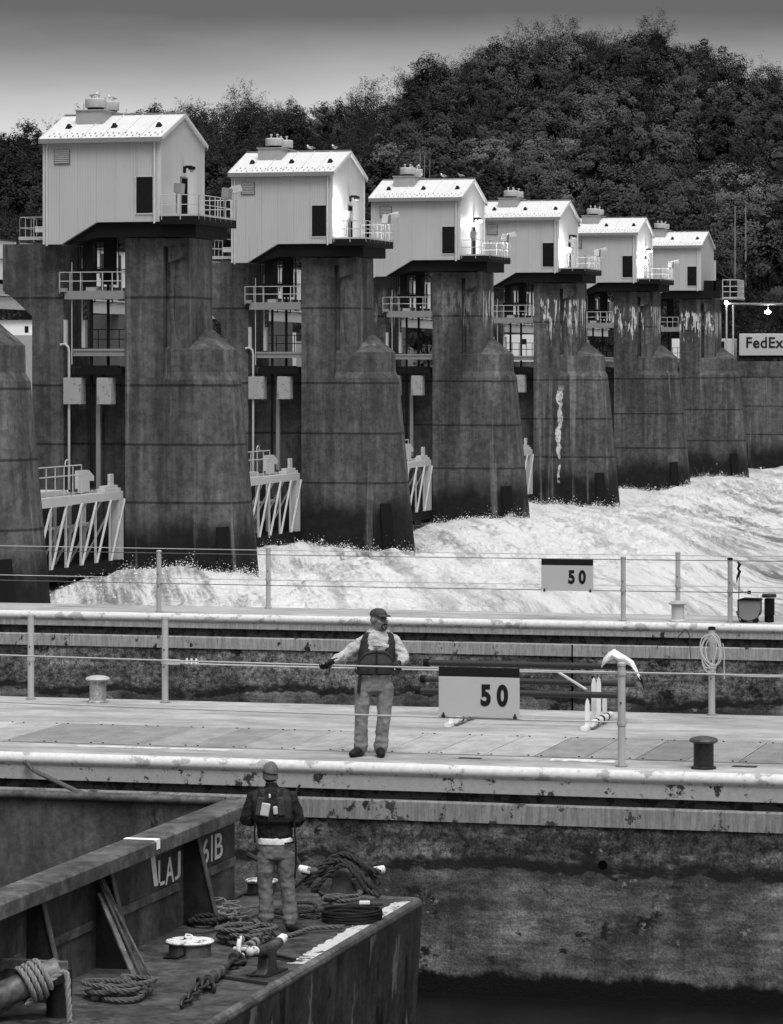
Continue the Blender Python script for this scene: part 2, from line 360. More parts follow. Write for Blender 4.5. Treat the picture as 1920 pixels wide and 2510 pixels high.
def foam_mat():
    m = Mat('white water'); p = m.pos()
    mp = m.n.new('ShaderNodeMapping'); mp.inputs['Scale'].default_value = (1, .022, 1); mr_ = m.n.new('ShaderNodeMapping'); mr_.inputs['Rotation'].default_value = (0, 0, R(-19))
    wn_ = m.n.new('ShaderNodeTexNoise'); wn_.inputs['Scale'].default_value = .02; wn_.inputs['Detail'].default_value = 2; m.l.new(p, wn_.inputs['Vector'])
    vs_ = m.n.new('ShaderNodeVectorMath'); vs_.operation = 'MULTIPLY_ADD'; m.l.new(wn_.outputs['Color'], vs_.inputs[0]); vs_.inputs[1].default_value = (3.2, 3.2, 0); m.l.new(p, vs_.inputs[2])
    m.l.new(vs_.outputs[0], mr_.inputs[0]); m.l.new(mr_.outputs[0], mp.inputs[0]); sv = mp.outputs[0]
    w1 = m.noise(sv, 1.1, 4, .55, 0); w2 = m.noise(sv, 4.5, 4, .6, 0); f = m.noise(p, 3.5, 6, .75)
    x, y, z = m.xyz(p)
    w0 = m.noise(sv, .4, 3, .5, 0); t = m.ma('ADD', m.ma('MULTIPLY', w0, .3), m.ma('ADD', m.ma('MULTIPLY', w1, .4), m.ma('MULTIPLY', w2, .3)))
    holes = m.mr(t, .44, .60); tz = m.mr(z, -6.15, -7.0)
    big = m.mr(m.noise(m.scale(p, (1, .25, 1)), .045, 4, .6), .46, .60)
    right = m.mr(x, -45, -5)
    amt = m.ma('MINIMUM', 1, m.ma('ADD', m.ma('MULTIPLY', big, .55), m.ma('MULTIPLY', right, .6)))
    hf = m.ma('MULTIPLY', holes, m.ma('ADD', .40, m.ma('MULTIPLY', amt, .60))); tr_ = m.ma('MULTIPLY', tz, m.ma('ADD', .15, m.ma('MULTIPLY', right, .5)))
    hf = m.ma('MINIMUM', .92, m.ma('ADD', hf, m.ma('MULTIPLY', tr_, m.ma('ADD', .35, holes))))
    c = m.mix(hf, .66, .07)
    c = m.ma('MULTIPLY', c, m.mix(f, .86, 1.1))
    return m.fin(c, m.mix(holes, .6, .3), m.mix(.45, w1, w2), .75, .6, .3)
M['foam'] = foam_mat()
def river_z(X, Y):
    a = R(-80)                                     # crests swing out from the gates towards the lock wall
    U = X*np.cos(R(8))+Y*np.sin(R(8)); V = -X*np.sin(R(8))+Y*np.cos(R(8))
    P = X*.945+Y*.326+1.0*np.sin(Y/31); Q = X*.326-Y*.945   # strands of water run slantwise off the gates
    Z = -6.35+fbm(X, Y, [(40, .25, 4), (14, .10, 7)], 3)+fbm(P*16, Q, [(110, .13, 9), (60, .09, 12), (30, .05, 14)], 21)+fbm(X, Y, [(3, .015, 10)], 5)
    Z += .32*np.sin(U*2*np.pi/13+.8*np.sin(V/19)+.4*np.sin(V/7))*np.exp(-((X+38)/30)**2)
    # hydraulic jump rolling off the far gates
    jump = np.exp(-((X+16+.22*(Y-260))/9)**2)*np.clip((Y-190)/60, 0, 1)
    Z += 1.1*jump+.35*jump*np.sin(P*2.2)
    rt = np.clip((X+40)/25, 0, 1); Z += rt*(.85*np.abs(np.sin(P*.27+.6*np.sin(Q/37)))**1.5-.5+.22*np.sin(P*1.1+1))
    near = np.exp(-((X+48)/12)**2); Z += near*np.abs(fbm(X, Y, [(5, .3, 8), (2.2, .16, 8), (1.1, .08, 10)], 11))
    return Z
struct(grid('river_water', np.concatenate([np.arange(-70, -2, .25), np.arange(-2, 40, 1.0)]), np.concatenate([np.arange(66.7, 130, 1.0), np.arange(130, 260, .5), np.arange(260, 388, .9)]), river_z, M['foam']))
dw = Mat('dark water'); pp = dw.pos(); M['dark_water'] = dw.fin(.003, .35, dw.noise(dw.scale(pp, (1, 1, 1)), 2.2, 4, .6), .5, .05, .5)
far = MB().add([(-700, -60, -7.4), (700, -60, -7.4), (700, 1600, -7.4), (-700, 1600, -7.4)], [(0, 1, 2, 3)]).build('river_bed', M['dark_water'], fix=False); struct(far)
struct(MB().add([(-80, 20, -2.72), (60, 20, -2.72), (60, 40.7, -2.72), (-80, 40.7, -2.72)], [(0, 1, 2, 3)]).build('lock_chamber_water', M['dark_water'], fix=False))
struct(MB().add([(-80, 47.3, -5.6), (60, 47.3, -5.6), (60, 64.5, -5.6), (-80, 64.5, -5.6)], [(0, 1, 2, 3)]).build('second_chamber_water', M['dark_water'], fix=False))
# spray thrown up where the water meets the pier feet and off the wave crests
def droplets(n):
    r = np.random.default_rng(8); P = []
    for k in range(6):
        yb = 176.6+33.6*k+.9; m_ = n//6
        x = -59.6+r.uniform(-2.5, 5.2, m_); y = yb-np.abs(r.normal(0, .5, m_))-.05; P.append(np.stack([x, y, river_z(x, y)+r.exponential(.12, m_)*(.3+np.abs(np.sin(x*1.7+k)))], 1))
        x = -59.6+r.normal(5.2, 1.2, m_); y = yb+r.uniform(-1, 4, m_); P.append(np.stack([x, y, river_z(x, y)+r.exponential(.20, m_)], 1))
        x = -59.6+r.uniform(-2, 3, m_); y = yb-r.uniform(2, 26, m_); P.append(np.stack([x, y, river_z(x, y)+r.exponential(.16, m_)], 1))
    m_ = n; x = r.uniform(-50, -6, m_); y = r.uniform(120, 330, m_); P.append(np.stack([x, y, river_z(x, y)+r.exponential(.05, m_)], 1))
    P = np.concatenate(P); N = len(P); s = .006+r.exponential(.007, (N, 1, 1)); T = np.array([[1, 1, 1], [1, -1, -1], [-1, 1, -1], [-1, -1, 1]])[None]*s
    V = (P[:, None, :]+T).reshape(-1, 3); b = np.arange(N)[:, None]*4; F = np.concatenate([b+np.array(f) for f in ((0, 1, 2), (0, 3, 1), (0, 2, 3), (1, 3, 2))])
    me = bpy.data.meshes.new('water_spray'); me.vertices.add(len(V)); me.vertices.foreach_set('co', V.ravel()); me.loops.add(F.size); me.loops.foreach_set('vertex_index', F.ravel())
    me.polygons.add(len(F)); me.polygons.foreach_set('loop_start', np.arange(0, F.size, 3)); me.polygons.foreach_set('loop_total', np.full(len(F), 3)); me.update(); me.materials.append(M['spray'])
    o = bpy.data.objects.new('water_spray', me); COL.objects.link(o); tag(o, 'fine white spray flying off the water round the pier feet', 'spray', None, 'stuff')
M['spray'] = plain('spray', .8, .5)
droplets(8000)
# ---------------------------------------------------------------- lock walls (each one: rounded armour lip, mottled band, dark groove, second band, rough face)
def lock_wall(name, label, Yn, Yf, zb, mats, d):
    t = thing(name, label, 'lock wall', (0, Yn, 0))
    W = Yf-Yn; x0, x1 = -85, 60
    def strip(nm, prof, m, smooth=False):
        n = len(prof); xs = np.arange(x0, x1+.01, 2.5); b = MB()
        b.add([(x, p[0], p[1]) for x in xs for p in prof], [(i*n+k, i*n+k+1, (i+1)*n+k+1, (i+1)*n+k) for i in range(len(xs)-1) for k in range(n-1)])
        return b.build(nm, m, t, smooth, fix=False)
    r = d['r']
    arc = [(r-r*math.cos(a), -r+r*math.sin(a)) for a in np.linspace(math.pi/2, -.25*math.pi, 12)]
    strip('walkway', [(W, 0), (r, 0)], mats['deck'])
    strip('lip', [(r+.02, .006)]+[(p[0]-.006, p[1]+.004) for p in arc]+[(r*.5, -2*r)], mats['lip'], True)
    strip('upper_band', [(.035, -1.5*r), (.03, d['g0']), (.09, d['g0'])], mats['band'])
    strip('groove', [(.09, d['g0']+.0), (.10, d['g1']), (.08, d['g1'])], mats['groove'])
    strip('lower_band', [(.10, d['g1']), (.012, d['g1']), (0, d['g1']-.02), (0.0, d['b1']), (.1, d['b1'])], mats['strip'])
    strip('face', [(.03, d['b1']+.01), (.03, zb)], mats['face'])
    strip('back_face', [(W, zb), (W, 0)], mats['face'])
    for s_, xx in ((1, x0), (-1, x1)):
        MB().add([(xx, .24, 0), (xx, W, 0), (xx, W, zb), (xx, .24, zb)], [(0, 1, 2, 3)]).build('end_face', mats['face'], t, fix=False)
    return t
YM0, YM1 = 40.55, 47.55; YF0, YF1 = 64.4, 66.6
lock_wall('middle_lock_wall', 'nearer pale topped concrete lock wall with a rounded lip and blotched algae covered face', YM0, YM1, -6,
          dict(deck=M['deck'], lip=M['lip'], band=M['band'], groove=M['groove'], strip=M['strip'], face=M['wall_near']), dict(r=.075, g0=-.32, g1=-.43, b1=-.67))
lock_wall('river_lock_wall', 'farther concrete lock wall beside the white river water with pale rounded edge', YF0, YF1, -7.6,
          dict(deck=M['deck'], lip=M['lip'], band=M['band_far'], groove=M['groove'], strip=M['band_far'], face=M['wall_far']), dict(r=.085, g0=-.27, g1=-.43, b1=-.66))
# vertical expansion joint seen on the river wall
tag(MB().box(plan(1403, YF0)-.015, plan(1403, YF0)+.015, YF0-.004, YF0+.05, -3.4, -.44).build('wall_joint', M['black']), 'thin black vertical joint on the face of the farther lock wall', 'joint')
# ---------------------------------------------------------------- far bank and hill
YR = 850.0
sky_px = [(-900, 330), (-300, 330), (-60, 330), (60, 322), (170, 305), (300, 272), (340, 264), (500, 260), (640, 266), (800, 272), (930, 278), (965, 232), (1010, 198), (1060, 172), (1130, 140), (1200, 120), (1300, 102), (1390, 108), (1440, 108), (1500, 74), (1560, 64), (1640, 70), (1690, 98), (1740, 140), (1790, 160), (1850, 165), (1930, 195), (2100, 260), (2600, 340), (3400, 420)]
rx = np.array([plan(p, YR) for p, _ in sky_px]); rz = np.array([hgt(q, plan(p, YR), YR) for p, q in sky_px])-15.5
def hill_z(X, Y):
    ridge = np.interp(X*YR/np.maximum(Y, 300), rx, rz)*.55+np.interp(X, rx, rz)*.45
    t = np.clip((Y-425)/(YR-425), 0, 1); s = t**.92
    z = -1+(ridge+1)*s
    z = np.where(Y > YR, z*np.clip(1-(Y-YR)/700, .2, 1), z)
    bank = np.clip((Y-392)/22, 0, 1); z = np.where(Y < 425, -8+9.5*bank*(Y < 425)-1.5*np.clip((Y-414)/11, 0, 1)+.0, z)
    return z+fbm(X, Y, [(60, 1.2, 5), (20, .5, 5)], 9)*np.clip((Y-430)/60, 0, 1)
struct(grid('hillside', np.arange(-520, 620, 8.), np.arange(390, 1500, 8.), hill_z, M['ground']))
# ---------------------------------------------------------------- trees
def tree_meshes(seed, kind):
    """kind: 'round' budding crown, 'mid' taller crown, 'bare' twiggy crown with visible limbs. Returns (trunk MB, crown verts, quads)"""
    r = np.random.default_rng(seed); H = 14.0
    tr = MB(); tips = []
    def limb(p, d, L, rad, lev):
        n = 4; pts = [p]; q = p.copy(); dd = d.copy()
        for k in range(n):
            dd = (dd+Vector(r.normal(0, .16, 3))).normalized(); dd.z += .05; q = q+dd*L/n; pts.append(q.copy())
        tr.tube(pts, [rad*(1-.7*k/n) for k in range(n+1)], 5 if lev < 2 else 3, cap=False)
        if lev >= (3 if kind == 'bare' else 2): tips.append(q); return
        for k in range(4 if lev else 7):
            s = r.integers(2, n+1); b = pts[s]
            nd = (dd*.55+Vector((r.normal(0, .62), r.normal(0, .62), r.uniform(.0, .6)))).normalized()
            limb(b, nd, L*r.uniform(.5, .72), rad*.42, lev+1)
        tips.append(q)
    h0 = {'round': 5.5, 'mid': 7.0, 'bare': 6.5}[kind]
    limb(Vector((0, 0, -1.5)), Vector((0, 0, 1)), h0+1.5, .34, 0)
    cs = []
    if kind == 'round': rx, rzz, zc, ncl, per, sz = 4.7, 4.6, 8.6, 60, 105, .17
    elif kind == 'mid': rx, rzz, zc, ncl, per, sz = 3.7, 6.0, 9.0, 56, 100, .17
    else: rx, rzz, zc, ncl, per, sz = 4.0, 5.2, 9.0, 0, 0, .16
    if ncl:
        for k in range(ncl):
            th = r.uniform(0, 2*np.pi); u = r.uniform(-.55, 1); q = math.sqrt(max(0, 1-u*u)); rr = r.uniform(.62, 1.0)
            cs.append((rx*q*math.cos(th)*rr, rx*q*math.sin(th)*rr, zc+rzz*u*rr, r.uniform(.75, 1.45)))
        C = np.array(cs); P = []
        for c in C:
            d = r.normal(0, 1, (per, 3)); d /= np.linalg.norm(d, axis=1)[:, None]; d *= (r.uniform(.25, 1, (per, 1))**.5)*c[3]
            d[:, 2] *= .8; P.append(c[:3]+d)
        P = np.concatenate(P)
    else:
        P = []
        for t_ in tips:
            m_ = 30; P.append(np.array(t_)+r.normal(0, .46, (m_, 3)))
        P = np.concatenate(P)
    n = len(P); nn = (P-np.array([0, 0, zc-1.5])); nn /= np.linalg.norm(nn, axis=1)[:, None]; nn = nn+r.normal(0, .28 if kind != 'bare' else 3, (n, 3)); nn /= np.linalg.norm(nn, axis=1)[:, None]
    a = np.cross(nn, r.normal(0, 1, (n, 3))); a /= np.linalg.norm(a, axis=1)[:, None]; b = np.cross(a, nn); b /= np.linalg.norm(b, axis=1)[:, None]
    s = r.uniform(.6, 1.3, (n, 1))*sz
    if kind == 'bare': V = np.stack([P-a*s*1.7, P+b*s*.24, P+a*s*1.7, P-b*s*.24], 1)
    else: V = np.stack([P-a*s, P+b*s*.7, P+a*s, P-b*s*.7], 1)
    return tr, V.reshape(-1, 3)
def mesh_quads(name, V, m, nrm=None):
    n = len(V)//4; me = bpy.data.meshes.new(name); me.vertices.add(len(V)); me.vertices.foreach_set('co', V.ravel().astype(np.float32))
    me.loops.add(4*n); me.loops.foreach_set('vertex_index', np.arange(4*n)); me.polygons.add(n)
    me.polygons.foreach_set('loop_start', np.arange(0, 4*n, 4)); me.polygons.foreach_set('loop_total', np.full(n, 4)); me.update(); me.materials.append(m)
    if nrm is not None: me.polygons.foreach_set('use_smooth', [True]*n); me.normals_split_custom_set_from_vertices(nrm.reshape(-1, 3).tolist())
    return me
protos = []
for sd_, k, mt in ((1, 'round', 'leaf_pale'), (2, 'round', 'leaf_pale'), (3, 'round', 'leaf_mid'), (4, 'mid', 'leaf_mid'), (5, 'mid', 'leaf_mid'), (6, 'bare', 'leaf_dark'), (7, 'bare', 'leaf_dark'), (8, 'bare', 'leaf_dark')):
    tr, V = tree_meshes(sd_, k); o = tr.build('trunk', M['bark'], None, fix=False); tm = o.data; bpy.data.objects.remove(o)
    nr = V-np.array([0, 0, 7.0 if k != 'bare' else 5.0]); nr = nr/np.linalg.norm(nr, axis=1)[:, None]; nr[:, 2] += .25; nr = nr/np.linalg.norm(nr, axis=1)[:, None]
    protos.append((k, tm, mesh_quads('crown', V, M[mt], nr if k != 'bare' else None), V))
spots = []
for Yt in np.arange(436, 872, 12.5):
    for Xt in np.arange(-420, 180, 10.6):
        spots.append((Xt+rng.uniform(-3.6, 3.6), Yt+rng.uniform(-4.5, 4.5)))
for px in np.arange(-40, 1990, 34): spots.append((plan(px+rng.uniform(-12, 12), YR), YR+rng.uniform(-8, 4)))
A = np.array(spots); Z = hill_z(A[:, 0], A[:, 1])
D = FW.x*A[:, 0]+FW.y*A[:, 1]; PX = 960+F_PX*(RT.x*A[:, 0]+RT.y*A[:, 1])/D; PY = 905-F_PX*(Z+8-CZ)/D
house_px = np.array([40, 110, 505, 570, 900, 920, 1190, 1400, 1600, 1740, 1750, 2200]); house_py = np.array([360, 270, 270, 360, 360, 430, 430, 520, 555, 570, 900, 900])
vis = (PX > -60) & (PX < 1980); seen = vis & (PY < np.interp(PX, house_px, house_py)+20) & (PX > 0) & (PX < 1920)
idx = np.where(vis)[0]; order_ = sorted(idx, key=lambda i: (not seen[i], D[i]))
single = order_[:292]; rest = order_[292:]
def pick(i):
    y = A[i, 1]; k = rng.random()
    pale = math.sin(A[i, 0]*.045+1.3)+math.sin(A[i, 1]*.03+A[i, 0]*.021)
    if y > 800: c = [5, 6, 7, 5, 6, 4] if k < .97 else [3]
    elif y > 700: c = [3, 4, 6, 2] if pale < .4 else [2, 0, 4]
    else: c = [0, 1, 2] if pale > -.35 else [3, 4, 2, 5]
    if PX[i] < 950 and y > 640: c = [5, 6, 7, 4, 3]
    return c[rng.integers(0, len(c))]
kinds = {'round': ('round crowned tree in new leaf on the hillside', 'round crowned trees on the hillside'),
         'mid': ('tall narrow dark tree on the wooded hillside', 'tall narrow trees on the hillside'),
         'bare': ('bare limbed tree with thin twigs on the dark hill', 'bare trees on the hill')}
for i in single:
    k, tm, cm, _ = protos[pick(i)]; s = rng.uniform(.85, 1.4)*(.95 if A[i, 1] > 800 else 1)
    lb, gr = kinds[k]
    t = thing('round_tree' if k == 'round' else 'tall_tree' if k == 'mid' else 'bare_tree', lb, 'tree', (A[i, 0], A[i, 1], Z[i]-.3), rng.uniform(0, 6.28), gr); t.scale = (s, s, s*rng.uniform(.88, 1.12))
    for nm, me in (('trunk', tm), ('crown', cm)): o = bpy.data.objects.new(nm, me); COL.objects.link(o); o.parent = t
Vs = []
for i in rest:
    V = protos[pick(i)][3]; q = len(V)//4; keep = rng.random(q) < .4; V = V.reshape(q, 4, 3)[keep]
    c = V.mean(1, keepdims=True); V = c+(V-c)*1.5; a = rng.uniform(0, 6.28); s = rng.uniform(.8, 1.2)
    W = V.reshape(-1, 3)*s; W = np.stack([W[:, 0]*math.cos(a)-W[:, 1]*math.sin(a)+A[i, 0], W[:, 0]*math.sin(a)+W[:, 1]*math.cos(a)+A[i, 1], W[:, 2]+Z[i]-.3], 1); Vs.append(W)
# undergrowth filling the slope
n = 160000; ux = rng.uniform(-400, 150, n); uy = rng.uniform(430, 860, n); uz = hill_z(ux, uy)+rng.uniform(0, 3, n)
P = np.stack([ux, uy, uz], 1); a = rng.normal(0, 1, (n, 3)); a /= np.linalg.norm(a, axis=1)[:, None]; b = np.cross(a, rng.normal(0, 1, (n, 3))); b /= np.linalg.norm(b, axis=1)[:, None]
Vs.append(np.stack([P-a*.35, P-b*.3, P+a*.35, P+b*.3], 1).reshape(-1, 3))
o = bpy.data.objects.new('forest', mesh_quads('forest', np.concatenate(Vs), M['mass'])); COL.objects.link(o)
tag(o, 'dark mass of woodland filling the far hillside between the nearer crowns', 'woodland', None, 'stuff')
# two pale bare poles standing against the dark slope at the right
for px in (1802, 1828):
    y = 470; x = plan(px, y); t = thing('utility_pole', 'pale bare pole on the dark bank, %s of the two at the right edge' % ('left' if px < 1815 else 'right'), 'pole', (x, y, hgt(655, x, y)), 0, 'poles on the bank')
    MB().tube([(0, 0, -3), (0, 0, 8.2)], [.14, .09], 8).build('shaft', M['gutter'], t); MB().tube([(-.5, 0, 7.4), (.5, 0, 7.4)], .05, 6).build('cross_arm', M['bark'], t)
# ---------------------------------------------------------------- dam: piers, machinery houses, gates
XG, YN, BAY = -59.6, 176.6, 33.6
order = ['leftmost and nearest', 'second from the left', 'third from the left', 'fourth from the left', 'fifth from the left', 'last and farthest']
def make_pier():
    t = thing('dam_pier', '', 'pier', (0, 0, 0)); y0, y1 = .9, 5.4; cy = (y0+y1)/2
    b = MB(); b.box(-2.3, -.15, y0, y1, 4.2, 11.77)
    b.box(-.15, .15, y0+.62, y1-.3, 4.2, 11.76); b.box(.15, 1.2, y0+.30, y1-.1, 4.2, 11.77)
    b.box(-1.4, .9, y0-.06, y1+.05, 11.3, 11.72)
    b.prism([(.15, 11.29), (1.0, 11.29), (1.0, 10.75), (.15, 10.45)], y0-.02, y0+.45)
    b.ell((.66, y0+.38, 8.4), .34, .20, 2.4, 16, 10)
    b.build('downstream_tower', M['pier'], t)
    n = 22
    def ring(cx, r, z, back):
        q_ = [math.copysign(abs(v)**(2/2.7), v) for v in (0,)]
        arc = [(cx+r*1.05*abs(math.cos(a))**(2/2.6), cy+r*math.copysign(abs(math.sin(a))**(2/2.6), math.sin(a)), z) for a in np.linspace(-math.pi/2, math.pi/2, n)]
        return [(back, cy-r, z)]+arc+[(back, cy+r, z)]
    def stack(rings):
        k = len(rings[0]); vs = [p for r_ in rings for p in r_]
        fs = [(i*k+j, i*k+(j+1) % k, (i+1)*k+(j+1) % k, (i+1)*k+j) for i in range(len(rings)-1) for j in range(k)]
        fs += [tuple(range(k-1, -1, -1)), tuple((len(rings)-1)*k+j for j in range(k))]; return vs, fs
    b = MB(); b.add(*stack([ring(2.10, 2.256, -7.8, -2.301), ring(.95, 2.253, 4.20, -2.301)])); b.build('nose', M['pier'], t)
    b = MB(); b.add(*stack([ring(.95, 2.25, 4.20, -.14), ring(.93, 2.08, 4.58, -.14), ring(.93, 2.05, 5.80, -.14)])); b.build('nose_block', M['pier'], t)
    b = MB(); rg = ring(.93, 2.05, 5.80, -.14); b.add(rg+[(1.5, 4.3, 6.95), (-.08, 3.2, 6.6)], [(j, j+1, len(rg)) for j in range(len(rg)-1)]+[(len(rg)-1, 0, len(rg)+1), (0, len(rg), len(rg)+1), (len(rg), len(rg)-1, len(rg)+1)]); b.build('weathering_cap', M['pier'], t)
    b = MB(); b.box(-7.6, -5.8, y0, y1, -7.8, 11.5); b.prism([(-7.6, 11.5), (-9.3, 11.5), (-9.3, 9.0), (-8.6, 8.5), (-7.6, 7.6)], y0+.02, y1-.02)
    b.build('upstream_tower', M['pier'], t)
    b = MB(); b.box(-5.8, -2.3, 2.3, 4.3, -7.8, 4.9); b.box(-4.55, -3.95, 2.0, 2.31, -7.8, 4.6); b.build('web_wall', M['pier'], t)
    b = MB(); b.box(-5.79, -2.31, 4.3, 5.2, -7.8, 3.0); b.build('sill_block', M['pier'], t)
    # black plate added at the nose foot in place of a dark recess
    b = MB(); b.obox((3.25, y0+.12, -5.1), .7, .3, 2.9, (0, R(-4), R(22))); b.build('dark_slot_plate', M['black_steel'], t)
    # pipe with gooseneck
    b = MB(); b.tube([(-5.45, y0-.1, -2.0), (-5.45, y0-.1, 5.7), (-5.5, y0-.1, 5.95), (-5.7, y0-.1, 6.1), (-5.95, y0-.1, 6.05)], .07, 8); b.build('drain_pipe', M['galv'], t, True)
    MB().tube([(-5.3, y0-.06, 5.0), (-5.3, y0-.06, 10.5)], .03, 6).build('conduit', M['galv'], t); MB().tube([(-4.85, y0+.3, 7.4), (-4.85, y0+.3, 10.7)], .03, 6).build('conduit', M['galv'], t)
    # two walkways across the slot with railings
    def rail(pts, z, h, m, r=.028, mid=True, posts=True):
        b = MB()
        for q in ((h, h*.52) if mid else (h,)): b.tube([(p[0], p[1], z+q) for p in pts], r, 6)
        if posts:
            for p in pts: b.tube([(p[0], p[1], z-.15), (p[0], p[1], z+h)], r, 6)
        return b
    w = thing('walkway', None, None); w.parent = t
    MB().box(-5.65, -2.32, y0-.25, y0+.75, 8.5, 8.95).box(-5.95, -5.5, y0-.35, y0-.1, 8.9, 9.1).build('walkway_beam', M['grey_steel'], w)
    rail([(x, y0-.22, 0) for x in (-5.95, -5.35, -4.75, -3.5, -2.95, -2.4)], 8.95, 1.0, M['rail']).build('railing', M['rail'], w)
    w = thing('walkway', None, None); w.parent = t
    MB().box(-5.3, -2.32, y0+.1, y0+1.0, 5.72, 5.84).box(-5.3, -2.32, y0+.15, y0+.25, 5.45, 5.72).build('walkway_beam', M['grey_steel'], w)
    rail([(x, y0+2.2, 0) for x in (-5.2, -4.6, -4.0, -3.4, -2.9, -2.4)], 5.8, 1.1, M['dark_steel']).build('railing', M['dark_steel'], w)
    # ladder cage marks
    b = MB()
    for k in range(8): b.bar((-5.2, y0+1.2, 6.3+.36*k), (-4.9, y0+1.2, 6.55+.36*k), .05)
    b.build('ladder', M['grey_steel'], t)
    MB().box(-5.78, -5.62, y0-.05, y0+.2, 6.0, 7.4).build('guard_plate', M['rail'], t); MB().box(-4.95, -4.75, y0+.5, y0+.9, 5.9, 7.4).build('guard_plate', M['rail'], t)
    return t
def make_hoist():
    t = thing('gate_hoist', '', 'hoist', (0, 0, 0)); y0 = .9
    MB().tube([(-4.3, y0+.3, 8.9), (-4.3, y0+.3, -1.7)], .085, 8).build('lifting_rod', M['black_steel'], t); MB().tube([(-3.5, y0+.7, 9.3), (-3.5, y0+.7, 4.7)], .085, 8).build('lifting_rod', M['black_steel'], t)
    b = MB(); b.box(-4.75, -4.2, y0+.1, y0+.8, 9.2, 11.9); b.box(-3.7, -3.15, y0+.5, y0+1.1, 9.3, 11.9); b.box(-4.95, -3.1, y0+.2, y0+.6, 9.9, 10.15)
    b.box(-5.3, -3.0, y0+.1, y0+.4, 11.55, 11.75)
    for x in (-5.1, -4.95, -4.05, -3.85, -3.0, -2.8): b.tube([(x, y0+.4, 9.6+.5*random.random()), (x, y0+.4, 11.8)], .03, 6)
    b.build('hoist_block', M['black_steel'], t)
    MB().box(-4.55, -4.0, y0+.1, y0+.5, 8.95, 9.15).build('rod_collar', M['rail'], t)
    b = MB(); b.box(-5.1, -2.45, y0-.15, y0+.35, 4.45, 4.80); b.box(-4.75, -2.7, y0-.1, y0+.3, 4.8, 4.95)
    for x in (-5.5, -5.2, -3.55, -3.1): b.tube([(x, y0-.1, 4.2), (x, y0-.1, 4.5)], .04, 6)
    b.box(-5.65, -4.95, y0-.1, y0+.1, 4.38, 4.46); b.build('equalizer_beam', M['black_steel'], t)
    for a0, a1 in ((-5.72, -4.72), (-3.82, -3.0)): MB().box(a0, a1, y0-.28, y0+.55, 2.85, 4.28).build('counterweight', M['box_con'], t, bevel=.03)
    MB().box(-4.12, -3.9, y0+.5, y0+.7, -2.0, 4.2).build('guide_rail', M['grey_steel'], t)
    return t
def make_gate():
    t = thing('lift_gate', '', 'gate', (0, 0, 0)); X = -2.35; ya, yb = -28.1, .75
    MB().box(X-.5, X, ya, yb, -2.23, -1.78).box(X-.45, X+.04, ya, yb-8, -2.26, -1.76).build('top_girder', M['gate'], t, bevel=.01)
    s = 2.25; ys = []
    y = yb-2.0
    while y > ya+.5: ys.append(y); y -= s
    for y in ys:
        if y < yb-20: continue
        MB().bar((X-.05, y, -2.2), (X-.05, y, -5.42), .1, .1).build('truss_post', M['gate'], t)
        MB().bar((X+.02, y+s-.05, -2.2), (X+.02, y+.03, -5.42), .11, .07).build('truss_diagonal', M['gate'], t)
        MB().bar((X-1.7, y+.55, -2.0), (X-1.7, y+.55, -5.42), .38, .1, (1, 0, 0)).build('inner_post', M['gate'], t)
        MB().bar((X-.1, y+1.0, -2.2), (X-1.7, y+.6, -5.42), .16, .1).build('inner_brace', M['gate'], t)
    MB().box(X-1.75, X-1.55, ya, yb, -3.6, -3.45).build('inner_girder', M['gate'], t)
    MB().box(X-.45, X+.02, yb-.62, yb, -5.5, -2.24).build('end_post', M['gate'], t)
    MB().box(X-2.6, X-2.0, ya, yb, -7.6, -1.9).build('skin_plate', M['dark_steel'], t)
    MB().box(X-2.4, X+.1, ya, yb, -6.0, -5.42).build('bottom_girder', M['black_steel'], t)
    MB().box(X-2.0, X-.6, ya, yb-7, -1.9, -1.5).box(X-1.6, X-.6, yb-7, yb-2.6, -1.9, -1.62).build('deck_plate', M['gate'], t)
    b = MB(); rx = X-.05
    for z in (-.22, -.72): b.tube([(rx, yb-6.4, z), (rx, yb-16, z)], .035, 6)
    for k in range(8): b.tube([(rx, yb-6.4-k*1.3, -1.8), (rx, yb-6.4-k*1.3, -.22)], .03, 6)
    b.tube([(rx-.5, yb-7.2+.3*math.cos(a), -.3+.38*math.sin(a)) for a in np.linspace(0, math.pi, 8)], .03, 6)
    b.build('railing', M['rail'], t)
    MB().prism([(yb-5.6, -1.7), (yb-3.9, -1.7), (yb-3.9, -1.1), (yb-3.2, -1.15), (yb-3.2, -.9), (yb-4.0, -.55), (yb-5.6, -.55)], X-.7, X-.5, 'x').build('latch_plate', M['gate'], t)
    MB().box(X-.6, X-.1, yb-2.6, yb-.1, -1.78, -1.6).box(X-.55, X-.2, yb-2.3, yb-.3, -1.6, -1.45).box(X-.45, X-.3, yb-1.25, yb-.65, -1.45, -.85).build('lifting_lug', M['gate'], t, bevel=.02)
    for k in range(3):
        b = MB()
        for j in range(6): b.box(X-.7, X-.55, yb-2.8-.7*j, yb-3.1-.7*j, -1.62, -1.5)
        if k == 0: b.build('cleat_row', M['dark_steel'], t)
    return t
def rails(pts, z, h=1.02, r=.028, gap=1.0, mids=(.5,), m=None, drop=.3):
    """railing along a polyline"""
    b = MB()
    for q in [1.0]+list(mids): b.tube([(p[0], p[1], z+h*q) for p in pts], r, 6)
    for a, c in zip(pts[:-1], pts[1:]):
        a, c = Vector((a[0], a[1], 0)), Vector((c[0], c[1], 0)); L = (c-a).length; n = max(1, round(L/gap))
        for k in range(n+1):
            p = a+(c-a)*k/n; b.tube([(p.x, p.y, z-drop), (p.x, p.y, z+h)], r, 6)
    return b
